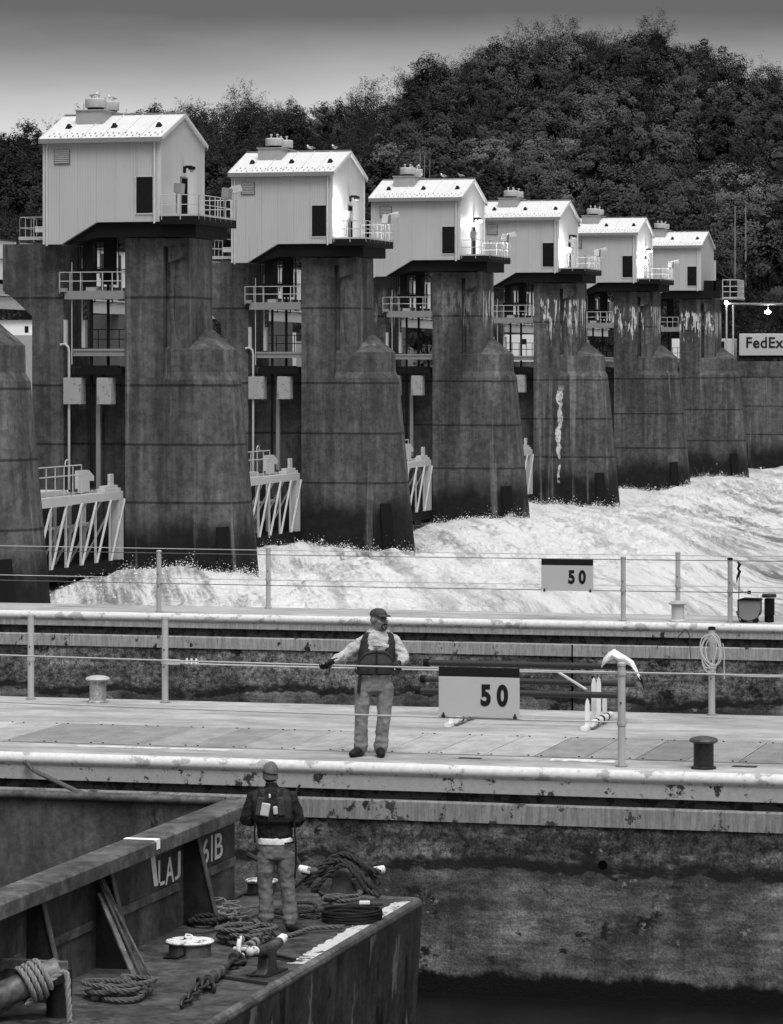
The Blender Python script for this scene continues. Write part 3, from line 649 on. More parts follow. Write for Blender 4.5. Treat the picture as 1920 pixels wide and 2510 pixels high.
def make_house():
    t = thing('machinery_house', '', 'hoist house', (0, 0, 0)); L, W, ez, rz_ = 6.62, 7.5, 17.13, 18.55
    prof = [(-L, 11.44), (-5.6, 11.44), (-3.6, 12.6), (0, 12.6), (0, ez), (-L, ez)]
    b = MB(); b.prism(prof, 0, W)
    b.prism([(0.0, ez-.001), (W, ez-.001), (W/2, rz_-.05)], -L, 0, 'x')
    b.build('wall', M['siding'], t)
    rf = MB(); o = .14; e = .22
    sl_ = (rz_-ez)/(W/2)
    for s_ in (0, 1):
        ya, yb = (-e, W/2) if s_ == 0 else (W+e, W/2)
        za = ez-sl_*e+.05
        rf.add([(-L-o, ya, za), (o, ya, za), (o, yb, rz_+.05), (-L-o, yb, rz_+.05), (-L-o, ya, za-.1), (o, ya, za-.1), (o, yb, rz_-.05), (-L-o, yb, rz_-.05)],
               [(0, 1, 2, 3), (4, 5, 6, 7), (0, 1, 5, 4), (1, 2, 6, 5), (2, 3, 7, 6), (3, 0, 4, 7)])
    for k in range(1, 6):
        x = -L+k*L/6; rf.bar((x, -e+.02, ez-sl_*e+.08), (x, W/2, rz_+.08), .035, .06)
    roof = rf.build('roof', M['roof'], t)
    b = MB(); b.box(-L-o, o, W/2-.12, W/2+.12, rz_+.04, rz_+.12); b.build('ridge_cap', M['gutter'], roof)
    b = MB(); za = ez-sl_*e
    b.box(-L-o-.01, o+.01, -e-.14, -e-.003, za-.22, za+.03); b.build('gutter', M['gutter'], t)
    MB().box(-L-o, o, W+e+.003, W+e+.12, za-.22, za+.03).build('gutter', M['gutter'], t)
    for yy in (0, W):
        s_ = 1 if yy == 0 else -1
        MB().bar((o+.02, yy-s_*e, za-.02), (o+.02, W/2, rz_-.05), .2, .05, (1, 0, 0)).build('barge_board', M['trim'], t)
        MB().bar((-L-o-.02, yy-s_*e, za-.02), (-L-o-.02, W/2, rz_-.05), .2, .05, (1, 0, 0)).build('barge_board', M['trim'], t)
    b = MB()
    for row, off in ((0, 0), (1, .1)):
        for k in range(19):
            x = -L+.3+k*.34+off; y = .12+.42*row-((k % 3)*.07); z = ez+sl_*y+.07
            b.bar((x, y-.06, z-.02), (x+.015, y+.07, z+.045), .032, .025)
    b.build('snow_guard', M['dark_steel'], roof)
    for x in (-5.75, -3.15, -.62):
        y = 1.55; z = ez+sl_*y+.05
        MB().add([(x-.16, y-.14, z-.05), (x+.16, y-.14, z-.05), (x+.16, y+.2, z+.08), (x-.16, y+.2, z+.08), (x-.07, y+.03, z+.24), (x+.07, y+.03, z+.24)],
                 [(0, 1, 5, 4), (1, 2, 5), (2, 3, 4, 5), (3, 0, 4), (0, 1, 2, 3)]).build('roof_vent', M['black_steel'], roof)
    v = MB().box(-5.55, -4.0, 2.15, 5.35, 17.6, 18.78).box(-5.62, -3.93, 2.08, 5.42, 18.74, 18.80).build('ventilator_curb', M['cap'], t)
    for y in (2.75, 4.85):
        MB().lathe([(.38, 18.80), (.38, 18.92), (.56, 18.93), (.58, 18.96), (.58, 19.38), (.54, 19.42), (0.01, 19.43)], (-4.62, y), 28).build('ventilator_hood', M['vent'], v, True)
        MB().cyl((-4.62, y), .46, 18.8, 18.93).build('ventilator_neck', M['black_steel'], v)
        for dx in (-.22, .18): MB().lathe([(.05, 19.4), (.05, 19.6), (.09, 19.6), (.09, 19.68), (.01, 19.7)], (-4.62+dx, y), 8).build('vent_stub', M['vent'], v)
    # trims, louvre, window, door
    MB().box(-.16, .02, -.03, .1, 12.6, 16.95).build('corner_trim', M['trim'], t); MB().box(-L-.02, -L+.12, -.03, .1, 11.44, 16.95).build('corner_trim', M['trim'], t); MB().box(-.02, .03, W-.1, W+.03, 12.6, 16.95).build('corner_trim', M['trim'], t)
    MB().tube([(-.32, -.08, 12.5), (-.32, -.08, 16.9)], .06, 8).build('downpipe', M['trim'], t); MB().tube([(-L+.22, -.08, 11.35), (-L+.22, -.08, 16.9)], .05, 8).build('downpipe', M['trim'], t)
    lv = MB().box(-5.98, -5.08, -.06, -.0, 15.72, 16.5).build('louvre', M['louver'], t)
    b = MB()
    for k in range(7): b.obox((-5.53, -.075, 15.80+.105*k), .82, .03, .07, (R(35), 0, 0))
    b.build('louvre_blade', M['trim'], lv)
    MB().box(-5.96, -5.10, -.066, -.05, 15.75, 16.47).build('louvre_recess', M['black'], lv)
    MB().box(-1.34, -.42, -.035, .0, 13.05, 14.98).build('window_opening', M['glass'], t)
    MB().box(-1.42, -.34, -.06, .0, 14.985, 15.03).box(-1.39, -.37, -.05, .0, 12.99, 13.05).box(-1.39, -1.345, -.05, 0, 13.05, 14.985).box(-.415, -.37, -.05, 0, 13.05, 14.985).build('window_frame', M['trim'], t)
    d = MB().box(0, .05, 3.4, 4.4, 13.05, 15.1).build('door', M['black'], t)
    MB().box(.0, .07, 3.33, 3.4, 13.05, 15.17).box(0, .07, 4.4, 4.47, 13.05, 15.17).box(0, .07, 3.33, 4.47, 15.1, 15.17).build('door_frame', M['louver'], d)
    # platform in front of the gable
    pl = thing('balcony', None, None); pl.parent = t
    MB().box(.003, 2.2, -.12, 6.4, 12.88, 12.98).build('balcony_floor', M['rail'], pl)
    MB().box(.003, 2.22, -.14, 6.42, 12.45, 12.875).build('balcony_fascia', M['black_steel'], pl)
    rails([(.12, -.15), (2.2, -.15), (2.2, 6.4), (.12, 6.4)], 12.98, 1.02, .026, 1.0, (.5,)).build('railing', M['rail'], pl)
    MB().box(-3.6, 1.9, .25, 5.7, 11.80, 12.59).prism([(-3.6, 12.58), (-5.55, 11.43), (-5.2, 11.43), (-3.6, 11.82)], .25, 5.7).build('support_girder', M['black_steel'], t)
    # small upstream platform
    up = thing('side_platform', None, None); up.parent = t
    MB().box(-L-1.75, -L-.003, .9, 3.6, 11.72, 11.9).build('platform_floor', M['rail'], up)
    rails([(-L-.1, .95), (-L-1.7, .95), (-L-1.7, 3.5)], 11.9, 1.05, .024, .8, (.45,)).build('railing', M['rail'], up)
    MB().box(-L-1.3, -L-.3, 2.2, 2.6, 12.2, 12.5).build('cabinet', M['white'], up)
    return t
def flood_lamp(name, label, lit, loc, kind, power=0, group=None):
    t = thing(name, label, 'lamp', loc, 0, group)
    if kind == 'wall':
        MB().box(0, .1, -.12, .12, -.05, .3).box(.1, .45, -.1, .1, .2, .34).prism([(.3, .34), (.62, .28), (.62, .12), (.3, .12)], -.14, .14).build('bracket', M['black_steel'], t)
        b = MB(); b.ell((.47, 0, .06), .15, .13, .1, 10, 6); b.build('lens', M['bulb'] if lit else M['bulb_off'], t, True)
        lp = (.75, -.1, -.1)
    else:
        MB().tube([(0, 0, -1.0), (0, 0, .05), (.12, .02, .22)], .045, 8).build('pole', M['grey_steel'], t)
        MB().add([(-.08, -.3, .1), (.32, -.36, .02), (.32, .36, .02), (-.08, .3, .1), (-.05, -.26, .62), (.38, -.32, .58), (.38, .32, .58), (-.05, .26, .62)],
                 [(0, 1, 2, 3), (4, 5, 6, 7), (0, 1, 5, 4), (1, 2, 6, 5), (2, 3, 7, 6), (3, 0, 4, 7)]).build('housing', M['grey_steel'], t, bevel=.02)
        MB().add([(-.085, -.27, .12), (-.085, .27, .12), (-.065, .24, .58), (-.065, -.24, .58)], [(0, 1, 2, 3)]).build('lens', M['bulb'] if lit else M['bulb_off'], t, fix=False)
        b = MB(); b.ell((-.16, -.3, .36), .2, .22, .2, 14, 10); 
        if lit: b.build('glowing_bulb', M['bulb'], t, True)
        lp = (-.35, 0, .3)
    if power:
        l = bpy.data.lights.new('lamp_light', 'POINT'); l.energy = power; l.shadow_soft_size = .18; l.color = (1, 1, 1)
        o = bpy.data.objects.new('lamp_light', l); COL.objects.link(o); o.parent = t; o.location = lp
    return t
def gull(loc, rz, label, dark=False):
    t = thing('gull', label, 'bird', loc, rz, 'gulls perched on the roofs')
    b = MB(); b.ell((0, 0, .17), .20, .09, .09, 12, 8, Matrix.Rotation(R(-18), 3, 'Y')); b.ell((.17, 0, .31), .065, .05, .055, 10, 6); b.tube([(.1, 0, .2), (.16, 0, .29)], [.06, .045], 8)
    b.build('body', M['white'] if not dark else M['grey_steel'], t, True)
    MB().ell((-.05, .06, .19), .2, .03, .07, 10, 6, Matrix.Rotation(R(-10), 3, 'Y')).ell((-.05, -.06, .19), .2, .03, .07, 10, 6, Matrix.Rotation(R(-10), 3, 'Y')).tube([(-.15, 0, .17), (-.33, 0, .14)], [.05, .02], 6).build('wing', M['grey_steel'], t, True)
    MB().tube([(.22, 0, .31), (.29, 0, .29)], [.018, .005], 6).build('beak', M['dark_steel'], t)
    MB().tube([(0, .03, .1), (0, .03, 0)], .01, 5).tube([(0, -.03, .1), (0, -.03, 0)], .01, 5).build('leg', M['dark_steel'], t)
    return t
pier0, hoist0, gate0, house0 = make_pier(), make_hoist(), make_gate(), make_house()
pw = ['showing largest, left of the nearest pier', 'between the first and second piers', 'between the second and third piers', 'between the third and fourth piers', 'between the fourth and fifth piers', 'between the fifth and sixth piers']
nth = ['first', 'second', 'third', 'fourth', 'fifth', 'sixth']
hl = ['white gabled hoist house, largest and leftmost, its balcony floodlights switched off',
      'white gabled hoist house, second largest, with a glaring lamp and two gulls on the ridge',
      'white gabled hoist house, third from the left, with gulls and antennas on its ridge',
      'white gabled hoist house, fourth from the left, glare beside its door',
      'white gabled hoist house, fifth from the left, smallest one with a lit balcony',
      'white gabled hoist house, farthest right and smallest, without a front balcony']
pl_ = ['tall weathered concrete pier under the largest hoist house',
       'tall weathered concrete pier under the second largest hoist house, no droppings',
       'streaked concrete pier under the third hoist house with droppings high on one corner',
       'streaked concrete pier under the fourth hoist house with long white droppings',
       'streaked concrete pier under the fifth hoist house with a band of white droppings',
       'streaked concrete pier under the farthest hoist house at the right']
for i in range(6):
    for src, kind in ((pier0, 0), (hoist0, 1), (gate0, 2), (house0, 3)):
        o = src if i == 0 else copy_tree(src); o.location = (XG, YN+BAY*i, 0)
        if kind == 0: o['label'] = pl_[i]; o['group'] = 'concrete piers of the dam'
        if kind == 1: o['label'] = 'black hoist rods and pale counterweights in the slot of the %s tall pier' % nth[i]; o['group'] = 'gate hoists'
        if kind == 2: o['label'] = 'pale zigzag truss lift gate '+pw[i]; o['group'] = 'lift gates of the dam'
        if kind == 3: o['label'] = hl[i]; o['group'] = 'hoist houses on the piers'
        if kind == 3 and i == 5:
            for ch in list(o.children):
                if ch.name.startswith('balcony') or ch.name.startswith('side_platform') or ch.name.startswith('door'):
                    for c2 in list(ch.children): bpy.data.objects.remove(c2)
                    bpy.data.objects.remove(ch)
# an extra pier at the left edge, only its nose shows
o = copy_tree(pier0); o.location = (XG+.35, YN-BAY+.7, 0); o['label'] = 'dark pier cut off at the left edge, only its sloping nose shows'; o['group'] = 'concrete piers of the dam'
# sixth house: stair platform at its right
t = thing('lookout_platform', 'small railed platform with a lit lamp on the right of the farthest hoist house', 'platform', (XG+1.0, YN+5*BAY+1.2, 0))
MB().box(-.9, 2.6, 0, 4, 11.78, 11.95).build('platform_floor', M['rail'], t)
rails([(1.0, 0), (2.5, 0), (2.5, 3.8)], 11.95, 1.7, .05, .75, (.3, .62)).build('railing', M['rail'], t)
MB().box(-.9, 1.0, .0, .15, 12.0, 13.6).build('side_panel', M['black_steel'], t)
MB().box(.12, .3, 0, .2, 11.9, 15.6).build('ladder_post', M['rail'], t)
# lamps
nm_ = ['largest', 'second largest', 'third', 'fourth', 'fifth']
for i in range(5):
    y = YN+BAY*i
    lw = (i == 2 or i == 4)
    flood_lamp('wall_lamp', '%s wall lamp above the door of the %s hoist house' % ('lit' if lw else 'dark unlit', nm_[i]), lw, (XG+.005, y+3.95, 15.45), 'wall', 240 if lw else 0, 'lamps over the house doors')
    lit = i in (1, 3, 4)
    flood_lamp('floodlight', '%s floodlight on the near balcony rail of the %s hoist house' % ('glaring' if lit else 'unlit', nm_[i]), lit, (XG+.72, y+.55, 14.05), 'pole', 620 if lit else 0, 'floodlights by the house doors')
    t = flood_lamp('floodlight', 'floodlight pair on the far balcony corner of the %s hoist house' % nm_[i], False, (XG+2.1, y+4.6, 13.98), 'pole', [45, 90, 180, 90, 90][i], 'floodlights on the far balcony corners')
    MB().obox((.45, .7, .55), .6, .5, .38, (0, R(-15), R(20))).build('second_housing', M['rail'], t, bevel=.02)
    MB().tube([(0, 0, -.2), (.3, .5, .35)], .04, 6).build('arm', M['rail'], t)
rzr = 18.68
gull((XG-4.7, YN+2.75, 19.43), R(40), 'gull standing on the front ventilator hood of the largest hoist house')
gull((XG-4.45, YN+4.85, 19.43), R(200), 'gull standing on the rear ventilator hood of the largest hoist house')
gull((XG-2.55, YN+BAY+3.75, rzr), R(190), 'grey and white gull at the middle of the ridge of the second largest hoist house')
gull((XG-.95, YN+BAY+3.75, rzr), R(150), 'white gull near the gable end of the second largest hoist house')
for dx, k in ((-4.0, 'just right of the ventilator'), (-2.2, 'at mid ridge'), (-.9, 'nearest the gable')):
    gull((XG+dx, YN+2*BAY+3.75, rzr), R(20 if dx < -3 else 170), 'gull %s on the third hoist house' % k, dx == -.9)
gull((XG-4.3, YN+2*BAY+4.85, 19.43), R(120), 'gull on top of the ventilator of the third hoist house')
a = thing('antenna', 'thin whip antennas rising from the ridge of the third hoist house', 'antenna', (XG-4.2, YN+2*BAY+4.6, 18.6))
for k, dx in enumerate((0, .35, .75)): MB().tube([(dx, 0, 0), (dx+.03, 0, 2.0-.2*k)], .02, 5).build('whip', M['grey_steel'], a)
MB().tube([(0, 0, 0), (.75, 0, 0)], .03, 5).build('antenna_mount', M['grey_steel'], a)
a = thing('antenna', 'thin antenna sticking up behind the ridge of the largest hoist house', 'antenna', (XG-6.3, YN+5.5, 17.7))
MB().tube([(0, 0, 0), (0, 0, 1.7)], .02, 5).build('whip', M['dark_steel'], a); MB().box(-.1, .1, -.1, .1, 0, .12).build('antenna_mount', M['dark_steel'], a)
# service bridge along the upstream side
XB = -74.0; ya, yb = YN-30, YN+BAY*5+25
t = thing('service_bridge', 'long pale service bridge seen through the openings behind the dam piers', 'bridge', (XB, 0, 0))
MB().box(-.6, 0, ya, yb, 8.25, 8.95).build('girder', M['trim'], t)
MB().box(-.2, .12, ya, yb, 9.0, 9.1).build('kerb', M['trim'], t)
b = MB(); y = ya
while y < yb: b.box(-.1, .0, y, y+2.6, 9.95, 12.2); b.box(-.06, .02, y+2.7, y+2.95, 9.95, 12.2); y += 3.3
b.build('parapet_panel', M['white'], t)
b = MB(); y = ya
while y < yb: b.box(.02, .16, y, y+.2, 8.9, 12.3); b.box(.02, .16, y+1.6, y+1.7, 9.1, 12.0); y += 3.3
b.box(.03, .1, ya, yb, 12.2, 12.3); b.box(.03, .1, ya, yb, 11.1, 11.15); b.build('parapet_post', M['dark_steel'], t)
b = MB(); y = ya
while y < yb: b.box(-.3, -.1, y+.5, y+1.8, 9.1, 9.7); y += 3.3
b.build('equipment_row', M['galv'], t)
for k in range(6): MB().box(-2.5, .3, YN+BAY*k+.9, YN+BAY*k+5.2, -7.5, 8.2).build('bridge_pier', M['stone'], t)
# ---------------------------------------------------------------- far abutment and bank
Ya = YN+BAY*6+2
t = thing('abutment', 'dark concrete abutment wall closing the dam at the far right', 'abutment', (-58, Ya, 0))
MB().box(-30, 7.5, 0, 14, -7.8, 3.9).box(-30, 3.0, .5, 13, 3.9, 5.6).build('abutment_wall', M['pier'], t)
MB().box(8.2, 30, 3, 12, -7.8, -1.2).prism([(7.5, -7.8), (8.6, -7.8), (8.4, 1.2), (7.5, 1.5)], 2, 12).build('wing_wall', M['pier'], t)
rails([(8.4, 3.2), (22, 3.2)], -1.2, 1.1, .04, 1.6).build('railing', M['rail'], t)
# pipe gantry with lamps
x0, y0 = plan(1776, 395), 395.0
t = thing('pipe_gantry', 'horizontal pale pipe on tall posts above the bank at the right edge', 'gantry', (x0, y0, 0))
zp = hgt(745, x0, y0)
MB().tube([(0, 0, zp), (17, 0, zp-.15)], .13, 8).build('pipe', M['gutter'], t, True)
for dx in (.25, 1.0): MB().tube([(dx, 0, 0), (dx, 0, zp)], .1, 8).build('post', M['galv'], t)
MB().box(.2, 1.1, -.1, .1, 5.4, 5.7).build('tie_beam', M['galv'], t)
b = MB(); b.ell((.25, -.2, zp+.15), .22, .22, .22, 12, 8); b.build('lamp_globe', M['bulb'], t, True)
b = MB(); b.ell((5.0, -.2, zp-.95), .36, .22, .2, 14, 8); b.build('lamp_globe', M['bulb'], t, True)
MB().tube([(5.0, 0, zp), (5.0, 0, zp-.8)], .04, 6).build('lamp_arm', M['galv'], t)
# trailer with lettering
def text_mesh(txt, size, ext, name, m, parent, loc, rot, bold=0.0, sx=1.0, spacing=1.0):
    cu = bpy.data.curves.new(name, 'FONT'); cu.body = txt; cu.size = size; cu.extrude = ext; cu.offset = bold; cu.space_character = spacing
    o = bpy.data.objects.new(name, cu); COL.objects.link(o); dg = bpy.context.evaluated_depsgraph_get()
    me = bpy.data.meshes.new_from_object(o.evaluated_get(dg)); bpy.data.objects.remove(o); bpy.data.curves.remove(cu)
    me.materials.clear(); me.materials.append(m); q = bpy.data.objects.new(name, me); COL.objects.link(q); q.parent = parent
    q.location = loc; q.rotation_euler = rot; q.scale = (sx, 1, 1); return q
y0 = 405.0; x0 = plan(1812, y0); zt = hgt(818, x0, y0); zb = hgt(872, x0, y0)
t = thing('cargo_trailer', 'white box trailer with bold dark lettering parked behind the dam at the right edge', 'trailer', (x0, y0, zb-1.1))
MB().box(0, 13.5, 0, 2.5, 1.1, 1.1+zt-zb).build('cargo_box', M['truck_white'], t, bevel=.08)
text_mesh('FedEx', 1.75, .01, 'lettering', M['sign_dark'], t, (.75, -.03, 2.05), (R(90), 0, 0), .032, .98, 1.06)
MB().box(-.02, .02, .1, 2.4, 1.15, 3.5).build('door_panel', M['gutter'], t)
for wx in (2.2, 3.5, 11.5): MB().tube([(wx, .1, .5), (wx, .5, .5)], .5, 16).build('wheel', M['black_steel'], t)
MB().box(0, 13.4, .3, 2.2, .85, 1.09).build('chassis', M['black_steel'], t)
t = thing('box_truck', 'small white truck front standing just left of the lettered trailer', 'truck', (x0-3.4, y0+1, zb-1.0))
MB().prism([(0, .6), (2.6, .6), (2.6, 3.0), (.9, 3.0), (.0, 1.9)], 0, 2.3).build('cab', M['truck_white'], t, bevel=.06)
MB().box(.6, 1.5, -.02, 0, 1.9, 2.7).build('window', M['glass'], t)
for wx in (.7, 2.1): MB().tube([(wx, -.02, .45), (wx, .3, .45)], .45, 14).build('wheel', M['black_steel'], t)
struct(MB().box(-160, 60, Ya+14, 432, -7.9, .55).build('bank_yard', M['stone']))
# dark retaining wall under the trailer
t = tag(MB().box(plan(1790, 388), plan(1790, 388)+40, 388, 390, -7.8, hgt(888, plan(1850, 388), 388)).build('retaining_wall', M['pier']), 'dark retaining wall below the lettered trailer at the right edge', 'wall')
t = thing('boom', 'pair of thin pale struts leaning against the bank right of the last pier', 'strut', (plan(1822, 385), 385, 0))
z0, z1 = hgt(985, plan(1822, 385), 385), hgt(905, plan(1836, 385), 385)
for dx in (0, .25): MB().tube([(dx, 0, z0), (dx+.75, 0, z1)], .05, 6).build('strut_bar', M['gutter'], t)
# white building and rubble bank seen past the left edge
y0 = 330.0; x0 = plan(84, y0)
t = thing('riverside_building', 'low white building with a dark window seen at the left edge between the piers', 'building', (x0, y0, 0))
z0, z1 = hgt(824, x0, y0), hgt(788, x0, y0)
MB().box(-14, 5, 0, 8, z0, z1).build('wall', M['white'], t); MB().box(-1.0, -.6, -.03, 0, z0+.35, z0+1.0).build('window', M['glass'], t)
MB().box(-14.2, 5.2, -.2, 8.2, z1, z1+.15).build('roof', M['gutter'], t)
struct(MB().box(-230, x0+8, y0-10, 500, -7.9, z0).build('stone_bank', M['galv']))
# stacked white containers seen between the third and fourth piers, low sheds behind the gaps
for k, (px0, px1, pya, pyb, yy) in enumerate(((1270, 1300, 820, 905, 391), (645, 668, 815, 850, 391), (1690, 1712, 830, 866, 391))):
    xa, xb_ = plan(px0, yy), plan(px1, yy); za, zb_ = hgt(pyb, xa, yy), hgt(pya, xa, yy)
    t = thing('site_cabin', ['white stacked cabins seen in the gap between the third and fourth piers', 'pale cabin low in the gap between the first and second piers', 'small pale cabin in the gap before the last pier'][k], 'cabin', (xa, yy, 0))
    MB().box(-2, xb_-xa+2, 0, 3, -2, zb_).build('wall', M['white'], t); MB().box((xb_-xa)*.35, (xb_-xa)*.7, -.03, 0, zb_-1.1, zb_-.5).build('window', M['glass'], t)
# ---------------------------------------------------------------- things on the lock walls
def at_plane(px, py, z):
    u = (px-960)/F_PX; d = F_PX*(CZ-z)/(py-905); p = FW*d+RT*(d*u); return p.x, p.y
def fence_post(px, Y, label, group, h=1.22, dark_cap=False, collar=(.58,)):
    t = thing('fence_post', label, 'post', (plan(px, Y), Y, 0), 0, group)
    MB().tube([(0, 0, 0), (0, 0, h)], .047, 16).build('tube', M['galv'], t, True)
    MB().lathe([(.053, h-.03), (.053, h), (.03, h+.012), (.005, h+.014)], (0, 0), 16).build('cap', M['black_steel'] if dark_cap else M['galv'], t, True)
    for z in collar: MB().lathe([(.055, z-.03), (.058, z), (.055, z+.03)], (0, 0), 16, False).build('collar', M['galv'], t, True)
    MB().lathe([(.075, .001), (.075, .015), (.05, .02)], (0, 0), 16).build('base_flange', M['grey_steel'], t)
    for z in (.62, .42): MB().tube([(0, -.047, h*z), (0, -.056, h*z)], .012, 8).build('eye_bolt', M['dark_steel'], t)
    return t
g1 = 'fence posts on the nearer lock wall'; g2 = 'fence posts on the farther lock wall'
fence_post(76, 47.2, 'pale steel fence post at the left edge of the nearer walkway', g1)
fence_post(405, 47.2, 'pale steel fence post with a wire clamp, right of the pale mooring bollard', g1)
fence_post(1524, 41.0, 'tall steel fence post on the near edge right of the pipe rack', g1, 1.235, False, (.52, 1.12))
fence_post(1745, 47.45, 'steel fence post with a black cap and a coil of rope', g1, 1.2, True)
fence_post(390, 64.75, 'leftmost slim post of the farther fence, against the dark pier foot', g2, 1.2)
fence_post(658, 66.35, 'slim fence post standing against white water, second from left', g2, 1.2)
fence_post(1528, 64.75, 'slim fence post just right of the farther number board', g2, 1.21)
fence_post(1662, 66.4, 'slim fence post rising behind the mushroom bollard on the farther wall', g2, 1.22)
fence_post(1790, 64.9, 'slim fence post with a side arm at the far right', g2, 1.2, True)
def wire(name, label, a, b, r, m, sag=.02, group='fence wires'):
    a, b = Vector(a), Vector(b); pts = []
    for k in range(41):
        t_ = k/40; p = a.lerp(b, t_); p.z -= sag*4*t_*(1-t_); pts.append(p)
    return tag(MB().tube(pts, r, 6).build(name, m, None, True), label, 'wire', group)
def wx(px, Y, z): return (plan(px, Y), Y, z)
wire('wire_rope', 'upper wire of the near edge fence passing in front of the man', wx(-60, 41.0, 1.17), wx(1960, 41.0, 1.13), .011, M['wire'])
wire('wire_rope', 'lower wire of the near edge fence crossing at knee height', wx(-60, 41.0, .585), wx(1524, 41.0, .53), .011, M['wire'], .015)
wire('wire_rope', 'wire running from the clamp on the left post to the roped post at the right', wx(405, 47.2, .565), wx(1745, 47.45, .56), .011, M['wire'])
wire('wire_rope', 'wire leaving the roped post towards the right edge', wx(1745, 47.45, .56), wx(1990, 47.5, .56), .011, M['wire'])
for Y, nm in ((64.72, 'near'), (66.38, 'far')):
    for z, q in ((1.17, 'upper'), (.58, 'middle')):
        wire('wire_rope', '%s thin wire along the %s edge of the farther lock wall' % (q, nm), wx(-60, Y, z), wx(1990, Y, z), .0085, M['wire_dark'] if nm == 'near' else M['wire'])
# clamp and turnbuckle on the second post
t = thing('wire_clamp', 'pale wire clamp fastening the fence wire to the second post', 'clamp', (plan(405, 47.1), 47.1, .6))
MB().obox((.12, -.02, -.01), .22, .05, .08).build('clamp_plate', M['rail'], t, bevel=.01)
for dx in (.33, .40, .47): MB().tube([(dx, -.02, -.03), (dx, -.02, .05)], .016, 8).build('clamp_bolt', M['white'], t)
MB().tube([(.2, -.02, -.01), (.5, -.01, -.02)], .014, 8).build('eye_rod', M['rail'], t)
# number boards
def number_board(px0, px1, Y, label):
    x0, x1 = plan(px0, Y), plan(px1, Y); w = x1-x0
    t = thing('number_board', label, 'sign', (x0, Y-.03, 0), 0, 'number boards on the fences')
    MB().box(0, w, 0, .012, .555, 1.035).build('board', M['signboard'], t, bevel=.004)
    MB().box(0, w, -.001, .013, 1.036, 1.15).build('top_band', M['sign_dark'], t, bevel=.004)
    for k, ch in ((.56, '5'), (.765, '0')):
        text_mesh(ch, .335, .0015, 'numeral', M['sign_dark'], t, (k*w-.04, -.003, .705), (R(90), 0, 0), .016, .78)
    for k in (.06, .945): MB().box(k*w-.02, k*w+.02, -.02, .02, .535, .575).cyl((k*w, 0), .012, .57, .60, 8).build('clip', M['dark_steel'], t)
    return t
number_board(1077, 1275, 40.97, 'larger pale number board reading 50 with dark top, beside the standing man')
number_board(1328, 1455, 64.68, 'smaller pale number board reading 50 hung before the white water')
# mooring bollards
def bollard(px, Y, m, label, rb=.12, rc=.175, h=.38):
    t = thing('mooring_bollard', label, 'bollard', (plan(px, Y), Y, 0), 0, 'mooring bollards on the lock walls')
    MB().lathe([(rb+.03, .001), (rb+.03, .02), (rb, .035), (rb, h-.07)], (0, 0), 28).build('post', m[0], t, True)
    MB().lathe([(rb, h-.075), (rc-.01, h-.06), (rc, h-.045), (rc*.9, h-.02), (rc*.6, h-.003), (rc*.3, h+.006), (.005, h+.008)], (0, 0), 32).build('cap', m[1], t, True)
    return t
M['bol_pale'] = rusty('worn pale bollard', .30, .05, .55, 3, None, .5); M['bol_cap'] = plain('pale bollard cap', .42, .4, .2, 5)
M['bol_dark'] = rusty('black bollard', .018, .008, .6, 4, (.30, .70), .45); M['bol_dcap'] = rusty('dark bollard cap', .06, .02, .6, 4, None, .4)
bollard(240, 47.0, (M['bol_pale'], M['bol_cap']), 'pale mushroom bollard on the nearer walkway between two posts')
bollard(1725, 41.05, (M['bol_dark'], M['bol_dcap']), 'black mushroom bollard on the near edge at the right')
bollard(1662, 64.95, (M['trim'], M['bol_cap']), 'pale mushroom bollard on the farther lock wall')
# cover panels of the pipe trench, ribbed steel sheets bolted down
def panel_mat():
    m = Mat('ribbed cover plate'); oi = m.n.new('ShaderNodeObjectInfo'); p = m.pos()
    a = m.noise(m.scale(p, (.5, 1.2, 1)), 1.1, 5, .6); f = m.noise(p, 25, 3)
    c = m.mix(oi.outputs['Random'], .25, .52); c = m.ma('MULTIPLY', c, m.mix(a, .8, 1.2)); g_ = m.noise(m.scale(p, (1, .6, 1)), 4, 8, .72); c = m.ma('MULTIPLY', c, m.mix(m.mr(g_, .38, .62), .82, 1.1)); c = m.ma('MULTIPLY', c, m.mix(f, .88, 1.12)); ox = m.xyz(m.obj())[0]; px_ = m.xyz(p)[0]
    rb = m.ma('MULTIPLY', m.mr(px_, -13, -9), .5); c = m.ma('MULTIPLY', c, m.ma('SUBTRACT', 1, m.ma('MULTIPLY', rb, m.mr(m.ma('SINE', m.ma('MULTIPLY', m.ma('SUBTRACT', ox, .006), 213.5)), .3, -.6))))  # shade of the rib grooves put into the colour, stronger to the right
    return m.fin(c, .55, f, .1, .004)
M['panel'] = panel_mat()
PW = .63; nx = 21*6; b = MB(); L = 2.3
vs = []
for j in range(2):
    for i in range(nx+1):
        x = .006+(PW-.012)*i/nx; vs.append((x, .02+j*(L-.04), .010+.0055*math.sin(i/6*2*math.pi)))
b.add(vs, [(i, i+1, nx+2+i, nx+1+i) for i in range(nx)]); b.box(.004, PW-.004, .0, .019, .003, .012); b.box(.004, PW-.004, L-.019, L, .003, .012)
t0 = thing('cover_plate', 'ribbed steel cover plate of the bolted row let into the walkway floor', 'cover plate', (0, 0, 0), 0, 'ribbed cover plates of the walkway')
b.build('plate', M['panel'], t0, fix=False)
for x in (.08, PW-.08):
    for y in (.07, L-.07): MB().cyl((x, y), .014, .012, .022, 8).build('bolt', M['dark_steel'], t0)
xs = plan(-60, 44)
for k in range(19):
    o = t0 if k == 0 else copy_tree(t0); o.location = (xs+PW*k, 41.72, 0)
M['paint_worn'] = edge_concrete('worn white floor paint', .72, .34, .52, 4)
